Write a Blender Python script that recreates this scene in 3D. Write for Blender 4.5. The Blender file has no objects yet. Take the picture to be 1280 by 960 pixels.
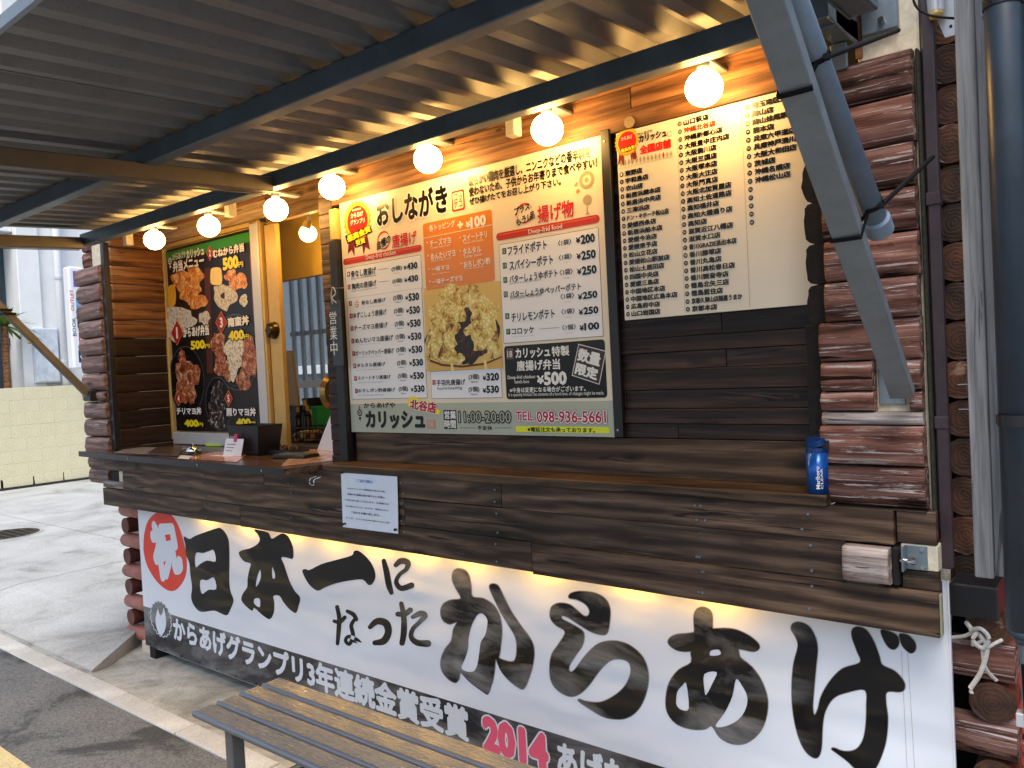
import bpy, bmesh, math, random
import numpy as np
from mathutils import Vector, Matrix
random.seed(7)
SC = bpy.context.scene
COL = SC.collection

# ------------------------------------------------------------------ camera
CAM = np.array([0.0, 0.0, 1.5])
YAW, PITCH, ROLL, FPX = 0.679553904, -0.0224134149, -0.0499281695, 992.84
def _basis():
    cy, sy = math.cos(YAW), math.sin(YAW)
    f = np.array([-sy*math.cos(PITCH), cy*math.cos(PITCH), math.sin(PITCH)])
    r = np.array([cy, sy, 0.0]); u = np.cross(r, f)
    c, s = math.cos(ROLL), math.sin(ROLL)
    return c*r+s*u, -s*r+c*u, f
RV, UV, FV = _basis()
cd = bpy.data.cameras.new('camera'); cam = bpy.data.objects.new('camera', cd); COL.objects.link(cam)
M = Matrix(((RV[0], UV[0], -FV[0], CAM[0]), (RV[1], UV[1], -FV[1], CAM[1]), (RV[2], UV[2], -FV[2], CAM[2]), (0, 0, 0, 1)))
cam.matrix_world = M
cd.sensor_width = 36.0; cd.lens = 36.0*FPX/1280.0; cd.clip_start = 0.02; cd.clip_end = 500
SC.camera = cam
SC.render.resolution_x = 1024; SC.render.resolution_y = 768

# ------------------------------------------------------------------ world, sun, exposure
w = bpy.data.worlds.new('World'); SC.world = w; w.use_nodes = True
nt = w.node_tree; bg = nt.nodes['Background']
sky = nt.nodes.new('ShaderNodeTexSky'); sky.sky_type = 'NISHITA'; sky.sun_disc = False
SUN_EL, SUN_AZ = math.radians(60), math.radians(150)      # azimuth clockwise from +Y
sky.sun_elevation = SUN_EL; sky.sun_rotation = SUN_AZ
sky.air_density = 1.0; sky.dust_density = 3.0; sky.ozone_density = 1.0
nt.links.new(sky.outputs[0], bg.inputs[0]); bg.inputs[1].default_value = 0.15
sl = bpy.data.lights.new('sun', 'SUN'); sl.energy = 1.5; sl.angle = math.radians(25); sl.color = (1.0, 0.965, 0.92)
so = bpy.data.objects.new('sun', sl); COL.objects.link(so)
sd = Vector((math.sin(SUN_AZ)*math.cos(SUN_EL), math.cos(SUN_AZ)*math.cos(SUN_EL), math.sin(SUN_EL)))
so.rotation_euler = sd.to_track_quat('Z', 'Y').to_euler(); so.location = (0, -5, 12)
SC.view_settings.view_transform = 'Standard'; SC.view_settings.look = 'None'
SC.view_settings.exposure = 0.6; SC.view_settings.gamma = 1.0
SC.render.engine = 'CYCLES'
SC.cycles.max_bounces = 8; SC.cycles.diffuse_bounces = 4; SC.cycles.glossy_bounces = 4
SC.cycles.transparent_max_bounces = 6; SC.cycles.sample_clamp_indirect = 6.0

# ------------------------------------------------------------------ measuring helpers (photo survey -> metres)
def ray(x, y): return (x-640)/FPX*RV-(y-480)/FPX*UV+FV
def aty(x, y, Y): d = ray(x, y); return CAM+d*(Y-CAM[1])/d[1]
def atz(x, y, z): d = ray(x, y); return CAM+d*(z-CAM[2])/d[2]
def atx(x, y, X): d = ray(x, y); return CAM+d*(X-CAM[0])/d[0]

# ------------------------------------------------------------------ object helpers
def tag(o, label=None, cat=None, group=None, kind=None):
    if label: o['label'] = label
    if cat: o['category'] = cat
    if group: o['group'] = group
    if kind: o['kind'] = kind
    return o
def empty(name, label, cat, loc=(0, 0, 0), group=None, rz=0, kind=None):
    o = bpy.data.objects.new(name, None); COL.objects.link(o); o.location = loc; o.rotation_euler = (0, 0, rz)
    o.empty_display_size = .05
    tag(o, label, cat, group, kind); return o
def link(name, me, parent=None, loc=None, rot=None):
    o = bpy.data.objects.new(name, me); COL.objects.link(o)
    if parent is not None: o.parent = parent
    if loc is not None: o.location = loc
    if rot is not None: o.rotation_euler = rot
    return o
def local(parent, p):
    return Vector(p)-parent.location if parent is not None else Vector(p)
def mesh(name, vs, fs, mat, smooth=False):
    me = bpy.data.meshes.new(name); me.from_pydata([tuple(v) for v in vs], [], fs); me.materials.append(mat)
    if smooth: me.polygons.foreach_set('use_smooth', [True]*len(me.polygons))
    me.update(); return me
def bmobj(name, bm, mat, parent=None, loc=None, rot=None, smooth=False):
    me = bpy.data.meshes.new(name); bm.to_mesh(me); bm.free()
    for m in (mat if isinstance(mat, (list, tuple)) else [mat]): me.materials.append(m)
    if smooth: me.polygons.foreach_set('use_smooth', [True]*len(me.polygons))
    return link(name, me, parent, loc, rot)
def bm_box(bm, x0, x1, y0, y1, z0, z1, bev=0.0, mtx=None):
    g = bmesh.ops.create_cube(bm, size=1.0)
    vs = g['verts']
    for v in vs:
        v.co = Vector(((x0+x1)/2+v.co.x*(x1-x0), (y0+y1)/2+v.co.y*(y1-y0), (z0+z1)/2+v.co.z*(z1-z0)))
    if bev > 0:
        es = list({e for v in vs for e in v.link_edges})
        r = bmesh.ops.bevel(bm, geom=es, offset=bev, segments=1, affect='EDGES')
        vs = list({v for f in r['faces'] for v in f.verts} | {v for v in vs if v.is_valid})
    if mtx is not None: bmesh.ops.transform(bm, matrix=mtx, verts=[v for v in vs if v.is_valid])
    return vs
def box(name, x0, x1, y0, y1, z0, z1, mat, parent=None, bev=0.0015, at=None, rot=None):
    """box in world metres; parent may be an unrotated Empty"""
    off = parent.location if (parent is not None and at is None) else Vector((0, 0, 0))
    bm = bmesh.new(); bm_box(bm, x0-off.x, x1-off.x, y0-off.y, y1-off.y, z0-off.z, z1-off.z, bev)
    return bmobj(name, bm, mat, parent, at, rot)
def bm_cyl(bm, p0, p1, r0, r1=None, n=16, caps=True):
    r1 = r0 if r1 is None else r1
    p0, p1 = Vector(p0), Vector(p1); d = p1-p0; q = d.to_track_quat('Z', 'Y').to_matrix().to_4x4()
    m = Matrix.Translation((p0+p1)/2) @ q
    bmesh.ops.create_cone(bm, cap_ends=caps, segments=n, radius1=r0, radius2=r1, depth=d.length, matrix=m)
def bm_tube(bm, pts, r, n=8):
    pts = [Vector(p) for p in pts]; rings = []
    for i, p in enumerate(pts):
        d = (pts[min(i+1, len(pts)-1)]-pts[max(i-1, 0)]).normalized()
        a = d.cross(Vector((0, 0, 1)));
        if a.length < .05: a = d.cross(Vector((1, 0, 0)))
        a.normalize(); b = d.cross(a)
        rings.append([bm.verts.new(p+r*(math.cos(t)*a+math.sin(t)*b)) for t in [2*math.pi*k/n for k in range(n)]])
    for i in range(len(rings)-1):
        for k in range(n): bm.faces.new((rings[i][k], rings[i][(k+1) % n], rings[i+1][(k+1) % n], rings[i+1][k]))
    bm.faces.new(rings[0]); bm.faces.new(rings[-1][::-1])
def smoothpath(pts, k=6, closed=False):
    n = len(pts); out = []
    rng = range(n) if closed else range(n-1)
    for i in rng:
        if closed: a, b, c, d = pts[i-1], pts[i], pts[(i+1) % n], pts[(i+2) % n]
        else: a, b, c, d = pts[max(i-1, 0)], pts[i], pts[i+1], pts[min(i+2, n-1)]
        for j in range(k):
            t = j/k
            out.append(tuple(.5*((2*b[m])+(-a[m]+c[m])*t+(2*a[m]-5*b[m]+4*c[m]-d[m])*t*t+(-a[m]+3*b[m]-3*c[m]+d[m])*t**3) for m in range(len(b))))
    if not closed: out.append(tuple(pts[-1]))
    return out
def tube(name, pts, r, mat, parent=None, n=8, k=5):
    bm = bmesh.new(); bm_tube(bm, smoothpath([tuple(local(parent, p)) for p in pts], k) if k > 1 else [local(parent, p) for p in pts], r, n)
    return bmobj(name, bm, mat, parent, smooth=True)

# ------------------------------------------------------------------ materials
def s2l(c): return tuple((v/12.92 if v <= .04045 else ((v+.055)/1.055)**2.4) for v in [k/255 for k in c])
class NT:
    def __init__(s, name):
        s.m = bpy.data.materials.new(name); s.m.use_nodes = True; s.t = s.m.node_tree
        s.b = s.t.nodes['Principled BSDF']
    def n(s, typ, **kw):
        nd = s.t.nodes.new('ShaderNode'+typ)
        for k, v in kw.items():
            if k.startswith('i_'):
                key = k[2:]; key = int(key) if key.isdigit() else key.replace('_', ' ')
                nd.inputs[key].default_value = v
            else: setattr(nd, k, v)
        return nd
    def l(s, a, b): s.t.links.new(a, b)
    def ramp(s, src, stops, interp='LINEAR'):
        r = s.n('ValToRGB'); cr = r.color_ramp; cr.interpolation = interp
        while len(cr.elements) < len(stops): cr.elements.new(.5)
        for e, (p, c) in zip(cr.elements, stops):
            e.position = p; e.color = (*c, 1) if len(c) == 3 else c
        s.l(src, r.inputs[0]); return r
    def mix(s, fac, a, b, blend='MIX'):
        x = s.n('Mix', data_type='RGBA', blend_type=blend)
        for inp, v in ((x.inputs[0], fac), (x.inputs[6], a), (x.inputs[7], b)):
            if isinstance(v, (int, float)): inp.default_value = v
            elif isinstance(v, tuple): inp.default_value = (*v, 1) if len(v) == 3 else v
            else: s.l(v, inp)
        return x.outputs[2]
    def coords(s, scale=(1, 1, 1), rand=True, rot=(0, 0, 0)):
        tc = s.n('TexCoord'); mp = s.n('Mapping'); mp.inputs['Scale'].default_value = scale; mp.inputs['Rotation'].default_value = rot
        src = tc.outputs['Object']
        if rand:
            oi = s.n('ObjectInfo'); mul = s.n('Math', operation='MULTIPLY'); mul.inputs[1].default_value = 37.0
            s.l(oi.outputs['Random'], mul.inputs[0])
            add = s.n('VectorMath', operation='ADD'); s.l(src, add.inputs[0]); s.l(mul.outputs[0], add.inputs[1]); src = add.outputs[0]
        s.l(src, mp.inputs['Vector']); return mp.outputs[0]
    def noise(s, vec, scale, detail=6, rough=.6, dist=0.0):
        x = s.n('TexNoise'); x.inputs['Scale'].default_value = scale; x.inputs['Detail'].default_value = detail
        x.inputs['Roughness'].default_value = rough; x.inputs['Distortion'].default_value = dist
        s.l(vec, x.inputs['Vector']); return x.outputs['Fac']
    def bump(s, h, strength=.3, dist=.005, prev=None):
        b = s.n('Bump'); b.inputs['Strength'].default_value = strength; b.inputs['Distance'].default_value = dist
        s.l(h, b.inputs['Height'])
        if prev is not None: s.l(prev, b.inputs['Normal'])
        s.l(b.outputs[0], s.b.inputs['Normal']); return b.outputs[0]
    def set(s, **kw):
        for k, v in kw.items(): s.b.inputs[k.replace('_', ' ')].default_value = v if not (isinstance(v, tuple) and len(v) == 3) else (*v, 1)
        return s

def plain(name, c, rough=.5, metal=0.0, var=.12, scale=30, bump=.05, spec=.5):
    """simple surface with a little mottling and fine relief"""
    t = NT(name); v = t.coords()
    n = t.noise(v, scale, 5, .65)
    lo = tuple(k*(1-var) for k in c); hi = tuple(min(1, k*(1+var)) for k in c)
    r = t.ramp(n, [(.3, lo), (.7, hi)]); t.l(r.outputs[0], t.b.inputs['Base Color'])
    t.set(Roughness=rough, Metallic=metal); t.b.inputs['Specular IOR Level'].default_value = spec
    if bump: t.bump(n, bump, .002)
    return t.m
def ink(name, c, rough=.3):
    t = NT(name); t.set(Base_Color=s2l(c), Roughness=rough); return t.m
def wood(name, dark, mid, light, axis='X', rough=.55, bump=.35, scratch=None, scale=1.0, scr=(.66, .72), spec=.35):
    t = NT(name)
    sc = {'X': (1.2, 14, 14), 'Y': (14, 1.2, 14), 'Z': (14, 14, 1.2)}[axis]
    v = t.coords(tuple(k*scale for k in sc))
    n0_ = t.noise(v, 1.6, 8, .62, 1.2)
    vw = t.coords({'X': (1.6, 6, 6), 'Y': (6, 1.6, 6), 'Z': (6, 6, 1.6)}[axis]); wv = t.n('TexWave', bands_direction='Z' if axis != 'Z' else 'X'); wv.inputs['Scale'].default_value = 1.1
    wv.inputs['Distortion'].default_value = 14.0; wv.inputs['Detail'].default_value = 3; wv.inputs['Detail Scale'].default_value = .45; wv.inputs['Detail Roughness'].default_value = .65; t.l(vw, wv.inputs['Vector'])
    mm = t.n('Mix', data_type='FLOAT'); mm.inputs[0].default_value = .22; t.l(n0_, mm.inputs[2]); t.l(wv.outputs['Fac'], mm.inputs[3]); n1 = mm.outputs[0]
    r = t.ramp(n1, [(.26, dark), (.46, mid), (.72, light)])
    sf = {'X': (3, 90, 90), 'Y': (90, 3, 90), 'Z': (90, 90, 3)}[axis]
    vf = t.coords(tuple(k*scale for k in sf)); n2 = t.noise(vf, 1.3, 4, .7, .4)
    g = t.ramp(n2, [(.35, (.62, .62, .62)), (.6, (1.12, 1.12, 1.12))])
    c = t.mix(1.0, r.outputs[0], g.outputs[0], 'MULTIPLY')
    # per piece tint
    oi = t.n('ObjectInfo'); rr = t.ramp(oi.outputs['Random'], [(0, (.72, .72, .72)), (1, (1.28, 1.24, 1.2))])
    c = t.mix(1.0, c, rr.outputs[0], 'MULTIPLY')
    # knots
    vk = t.coords({'X': (2.2, 7, 7), 'Y': (7, 2.2, 7), 'Z': (7, 7, 2.2)}[axis])
    vo = t.n('TexVoronoi'); vo.inputs['Scale'].default_value = 1.3; t.l(vk, vo.inputs['Vector'])
    kn = t.ramp(vo.outputs['Distance'], [(.05, (1, 1, 1)), (.17, (0, 0, 0))])
    c = t.mix(kn.outputs[0], c, tuple(k*.35 for k in dark))
    if scratch is not None:
        vs_ = t.coords({'X': (2.0, 55, 55), 'Y': (55, 2, 55), 'Z': (55, 55, 2.0)}[axis])
        n3 = t.noise(vs_, 1.5, 7, .75, .6); sr = t.ramp(n3, [(scr[0], (0, 0, 0)), (scr[1], (1, 1, 1))])
        c = t.mix(sr.outputs[0], c, scratch)
    vc = t.coords({'X': (1.1, 22, 22), 'Y': (22, 1.1, 22), 'Z': (22, 22, 1.1)}[axis]); n5 = t.noise(vc, 1.4, 5, .6, 1.0)
    ck_ = t.ramp(n5, [(.36, (1, 1, 1)), (.39, (0, 0, 0))]); c = t.mix(ck_.outputs[0], c, tuple(k*.45 for k in dark))
    t.l(c, t.b.inputs['Base Color'])
    t.set(Roughness=rough); t.b.inputs['Specular IOR Level'].default_value = spec
    h = t.n('Math', operation='ADD'); t.l(n0_, h.inputs[0]); t.l(n2, h.inputs[1]); t.bump(h.outputs[0], bump, .003)
    return t.m

MAT = {}
MAT['apron'] = wood('stained_plank_wood', (.014, .008, .005), (.058, .033, .020), (.17, .108, .068), 'X', .5, .3, (.20, .145, .10), scr=(.60, .70))
MAT['wallplank'] = wood('dark_wall_plank_wood', (.009, .005, .004), (.026, .013, .009), (.066, .034, .023), 'X', .5, .4, (.17, .10, .07), scr=(.64, .70))
MAT['baseplank'] = wood('worn_base_plank_wood', (.022, .012, .006), (.085, .047, .024), (.20, .12, .065), 'X', .55, .35, (.25, .19, .13), scr=(.66, .74))
MAT['warmplank'] = wood('brown_fascia_wood', (.08, .034, .014), (.20, .09, .038), (.36, .18, .08), 'X', .5, .2)
LOGS = dict(rough=.6, bump=.9)
MAT['log'] = wood('peeling_red_brown_log', (.03, .013, .010), (.145, .062, .047), (.29, .155, .125), 'X', .75, 1.0, (.46, .40, .38), scr=(.545, .60), spec=.15)
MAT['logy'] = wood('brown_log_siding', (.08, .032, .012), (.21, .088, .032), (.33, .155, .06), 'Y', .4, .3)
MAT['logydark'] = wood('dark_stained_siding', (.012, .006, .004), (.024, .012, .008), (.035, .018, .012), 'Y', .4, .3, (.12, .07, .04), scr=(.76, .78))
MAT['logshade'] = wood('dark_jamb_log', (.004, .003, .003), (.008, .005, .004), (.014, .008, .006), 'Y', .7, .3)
MAT['logleft'] = wood('weathered_mauve_log', (.05, .027, .022), (.16, .088, .072), (.28, .18, .155), 'X', .42, .8, (.38, .33, .33), scr=(.57, .64))
MAT['bleached'] = wood('bleached_log_wood', (.10, .07, .06), (.27, .22, .20), (.50, .45, .43), 'X', .7, .9, (.07, .03, .022), scr=(.54, .60))
MAT['postwood'] = wood('grey_weathered_post', (.17, .18, .19), (.22, .23, .24), (.27, .28, .29), 'Z', .6, .15)
MAT['bluegrey_edge'] = plain('ledge_edge_wood', (.03, .022, .018), .55)
def logend_mat(name, c0, c1):
    t = NT(name); tc = t.n('TexCoord'); mp = t.n('Mapping'); oi = t.n('ObjectInfo')
    t.l(tc.outputs['Object'], mp.inputs['Vector'])
    n0 = t.noise(mp.outputs[0], 14, 4, .6)
    wv = t.n('TexWave', wave_type='RINGS', rings_direction='Y'); wv.inputs['Scale'].default_value = 30; wv.inputs['Distortion'].default_value = 6.0
    wv.inputs['Detail'].default_value = 2; wv.inputs['Detail Scale'].default_value = 1.5; t.l(mp.outputs[0], wv.inputs['Vector'])
    r = t.ramp(wv.outputs['Fac'], [(0, c0), (1, c1)])
    cr = t.ramp(n0, [(.35, (.45, .45, .45)), (.65, (1.5, 1.4, 1.3))])
    c = t.mix(1.0, r.outputs[0], cr.outputs[0], 'MULTIPLY')
    rr = t.ramp(oi.outputs['Random'], [(0, (.7, .7, .65)), (.5, (1.1, 1.05, 1)), (1, (2.1, 1.8, 1.5))]); c = t.mix(1.0, c, rr.outputs[0], 'MULTIPLY')
    v2 = t.coords((8, 8, 8)); n3 = t.noise(v2, 1.6, 5, .6); sp = t.ramp(n3, [(.66, (0, 0, 0)), (.72, (1, 1, 1))]); c = t.mix(sp.outputs[0], c, (.30, .19, .12))
    t.l(c, t.b.inputs['Base Color']); t.set(Roughness=.45); t.bump(wv.outputs['Fac'], .25, .002); return t.m
MAT['logend'] = logend_mat('log_end_grain', (.034, .017, .011), (.052, .025, .016))
MAT['black'] = plain('black_gap', (.006, .005, .005), .8)
MAT['blackpaint'] = plain('black_paint', (.012, .012, .014), .35)
def metal(name, c, rough=.4, metallic=.6, speck=.1, rust=0):
    t = NT(name); v = t.coords(); n = t.noise(v, 9, 8, .7); n2 = t.noise(v, 130, 3, .6)
    r = t.ramp(n, [(.3, tuple(k*.78 for k in c)), (.7, tuple(k*1.15 for k in c))])
    sp = t.ramp(n2, [(.62, (0, 0, 0)), (.70, (1, 1, 1))]); f = t.n('Math', operation='MULTIPLY'); f.inputs[1].default_value = speck; t.l(sp.outputs[0], f.inputs[0])
    c2 = t.mix(f.outputs[0], r.outputs[0], tuple(k*.25 for k in c))
    if rust:
        n4 = t.noise(v, 22, 6, .7); rs = t.ramp(n4, [(.60, (0, 0, 0)), (.68, (1, 1, 1))]); f2 = t.n('Math', operation='MULTIPLY'); f2.inputs[1].default_value = rust; t.l(rs.outputs[0], f2.inputs[0])
        c2 = t.mix(f2.outputs[0], c2, (.14, .06, .025))
    t.l(c2, t.b.inputs['Base Color']); t.set(Roughness=rough, Metallic=metallic)
    rn = t.ramp(n, [(.3, (rough*.8,)*3), (.7, (min(1, rough*1.3),)*3)]); t.l(rn.outputs[0], t.b.inputs['Roughness']); t.bump(n2, .08, .001); return t.m
MAT['sheet'] = metal('galvanised_roof_sheet', (.185, .195, .205), .5, .35, .5, .12)
MAT['beam'] = metal('blue_grey_steel_beam', (.11, .15, .18), .42, .3, .25, .25)
MAT['crossbeam'] = metal('brown_grey_steel_beam', (.10, .09, .08), .45, .3, .2, .2)
MAT['galv'] = metal('galvanised_strut', (.26, .30, .33), .5, .5, .12)
MAT['pipe'] = plain('blue_grey_pvc', (.20, .265, .34), .4, 0, .1)
MAT['pole'] = plain('blue_painted_pole', (.024, .038, .056), .38, 0, .25, 8)
MAT['brownpipe'] = plain('purple_brown_trim', (.045, .028, .034), .45, 0, .3, 15)
MAT['cream'] = plain('cream_painted_post', (.62, .56, .42), .7, 0, .2, 40, .5)
MAT['plate'] = metal('zinc_plate', (.22, .27, .31), .4, .6, .15, .2)
MAT['chrome'] = plain('chrome', (.75, .75, .75), .12, 1.0, .03)
MAT['gold'] = plain('warm_frame_paint', (.58, .40, .13), .35, .1, .1, 12)
MAT['goldpanel'] = plain('yellow_blind_panel', (.55, .37, .06), .5, 0, .1, 6)
MAT['alu'] = plain('white_aluminium', (.62, .64, .66), .35, .3, .05)
MAT['whitewall'] = plain('white_render_wall', (.84, .86, .86), .8, 0, .06, 3, .1)
MAT['signwhite'] = plain('white_sign_face', (.78, .80, .84), .35, 0, .03)
MAT['paper'] = plain('white_paper', (.74, .80, .88), .7, 0, .02)
MAT['tie'] = plain('black_nylon_tie', (.004, .004, .005), .6, spec=.2)
MAT['red'] = plain('red_plastic', (.42, .045, .04), .5, 0, .3, 10)
MAT['rope'] = plain('white_rope', (.55, .54, .50), .8, 0, .2, 90, .4)

def sign_mat(name, c, rough=.22, grad=None):
    t = NT(name); v = t.coords((1, 1, 1), rand=False); n = t.noise(v, 3.0, 4, .5)
    r = t.ramp(n, [(.3, tuple(k*.96 for k in c)), (.7, tuple(min(1, k*1.03) for k in c))])
    t.l(r.outputs[0], t.b.inputs['Base Color']); t.set(Roughness=rough)
    n2 = t.noise(v, 1.6, 2, .5); t.bump(n2, .12, .01); return t.m
MAT['board'] = sign_mat('glossy_cream_board', s2l((238, 222, 192)), .2)
MAT['listboard'] = sign_mat('glossy_pale_board', s2l((234, 226, 206)), .24)
MAT['footer'] = sign_mat('footer_grey_green', s2l((180, 184, 164)), .22)
MAT['boxwhite'] = sign_mat('print_white_box', s2l((240, 240, 240)), .22)
MAT['orange'] = sign_mat('print_orange', s2l((222, 132, 44)), .22)
MAT['bento'] = sign_mat('print_dark_tray', s2l((26, 15, 13)), .3)
MAT['green'] = sign_mat('print_green', s2l((52, 140, 50)), .3)
INK = {k: ink('ink_'+k, v, r) for k, (v, r) in dict(
    black=((12, 10, 9), .25), white=((238, 236, 228), .3), red=((205, 34, 26), .25), crimson=((186, 18, 52), .25), barred=((196, 52, 16), .2),
    yellow=((250, 226, 30), .3), lime=((226, 232, 40), .3), tagred=((168, 24, 34), .3), taggreen=((22, 92, 54), .3), tagbrown=((104, 78, 62), .3), gold=((224, 168, 48), .25),
    grey=((172, 156, 122), .3), greydark=((70, 66, 58), .3), pink=((236, 90, 120), .3), blue=((30, 110, 190), .3), navy=((40, 52, 74), .4), listred=((228, 40, 22), .25),
    brown=((92, 46, 22), .3), dbrown=((46, 22, 14), .3), chick=((196, 112, 44), .35), chickl=((232, 166, 84), .35), chickd=((130, 62, 24), .35), batter=((214, 176, 84), .35), batterl=((240, 216, 140), .35),
    rice=((236, 226, 206), .35), ricel=((250, 246, 232), .35), bowl=((16, 14, 16), .2), ring=((70, 72, 78), .2), straw=((214, 172, 88), .3), photobg=((222, 186, 100), .3), violet=((110, 90, 180), .3), sky=((90, 170, 220), .3), darkred=((120, 20, 14), .3)).items()}

# concrete, asphalt
def ground_mat(name, stops, scale=1.2, rough=.85, fine=90, bump=.25, stain=None, fdist=.004):
    t = NT(name); v = t.coords((1, 1, 1), rand=False); n1 = t.noise(v, scale, 8, .62, .6); n2 = t.noise(v, fine, 3, .7)
    r = t.ramp(n1, stops); g = t.ramp(n2, [(.38, (.62, .62, .62)), (.6, (1.25, 1.25, 1.25))] if 'asphalt' in name else [(.3, (.8, .8, .8)), (.7, (1.15, 1.15, 1.15))])
    c = t.mix(1.0, r.outputs[0], g.outputs[0], 'MULTIPLY')
    if stain:
        n3 = t.noise(v, 6, 8, .75, .5); sr = t.ramp(n3, [(.58, (0, 0, 0)), (.72, (1, 1, 1))]); c = t.mix(sr.outputs[0], c, stain)
    t.l(c, t.b.inputs['Base Color']); t.set(Roughness=rough); t.bump(n2, bump, fdist); return t.m
MAT['concrete'] = ground_mat('pale_concrete', [(.34, (.25, .25, .23)), (.45, (.40, .41, .40)), (.7, (.53, .54, .53))], 1.4, .8, 60, .2, (.30, .29, .25))
MAT['gutter'] = ground_mat('rough_gutter_concrete', [(.3, (.20, .20, .18)), (.5, (.40, .40, .36)), (.7, (.58, .57, .52))], 3.5, .9, 80, .5, (.16, .15, .13))
MAT['kerb'] = ground_mat('kerb_slab_concrete', [(.3, (.42, .42, .39)), (.7, (.60, .60, .57))], 3, .85, 120, .3)
MAT['asphalt'] = ground_mat('worn_asphalt', [(.42, (.05, .053, .055)), (.47, (.13, .135, .135)), (.75, (.19, .19, .185))], 1.1, .85, 95, 1.0, None, .006)
MAT['yellowtile'] = ground_mat('yellow_tactile', [(.3, (.52, .42, .20)), (.7, (.68, .58, .32))], 4, .8, 120, .3)
MAT['wallblock'] = ground_mat('cream_painted_block', [(.3, (.70, .63, .40)), (.7, (.80, .73, .50))], 1.5, .75, 60, .2)
MAT['joint'] = plain('wall_joint_mortar', (.66, .60, .39), .9)
MAT['mould'] = plain('black_mould', (.03, .03, .028), .9, 0, .5, 20)

def emit(name, c, s):
    t = NT(name); t.set(Base_Color=(.8, .8, .8), Roughness=.3)
    t.b.inputs['Emission Color'].default_value = (*c, 1); t.b.inputs['Emission Strength'].default_value = s; return t.m
MAT['globe'] = emit('lit_opal_globe', (1.0, .54, .15), 40.0)
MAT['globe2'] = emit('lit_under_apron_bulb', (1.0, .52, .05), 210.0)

# ------------------------------------------------------------------ printing on flat signs
FONT_CACHE = {}
def glyphs(s, off):
    key = (s, round(off, 4))
    if key not in FONT_CACHE:
        cu = bpy.data.curves.new('lettering', 'FONT'); cu.body = s; cu.offset = off; cu.resolution_u = 2; cu.fill_mode = 'BOTH'
        o = bpy.data.objects.new('lettering', cu); me = o.to_mesh()
        co = np.empty(len(me.vertices)*3); me.vertices.foreach_get('co', co); co = co.reshape(-1, 3)[:, :2].copy()
        fs = [tuple(p.vertices) for p in me.polygons]
        o.to_mesh_clear(); bpy.data.objects.remove(o); bpy.data.curves.remove(cu)
        FONT_CACHE[key] = (co, fs)
    return FONT_CACHE[key]
def fillpoly(loops):
    """triangulate 2-D loops (first outer, others holes)"""
    cu = bpy.data.curves.new('fill', 'CURVE'); cu.dimensions = '2D'; cu.fill_mode = 'BOTH'
    for lp in loops:
        sp = cu.splines.new('POLY'); sp.points.add(len(lp)-1)
        for p, q in zip(sp.points, lp): p.co = (q[0], q[1], 0, 1)
        sp.use_cyclic_u = True
    o = bpy.data.objects.new('fill', cu); me = o.to_mesh()
    co = [(v.co.x, v.co.y) for v in me.vertices]; fs = [tuple(p.vertices) for p in me.polygons]
    o.to_mesh_clear(); bpy.data.objects.remove(o); bpy.data.curves.remove(cu)
    return np.array(co).reshape(-1, 2), fs
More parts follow.
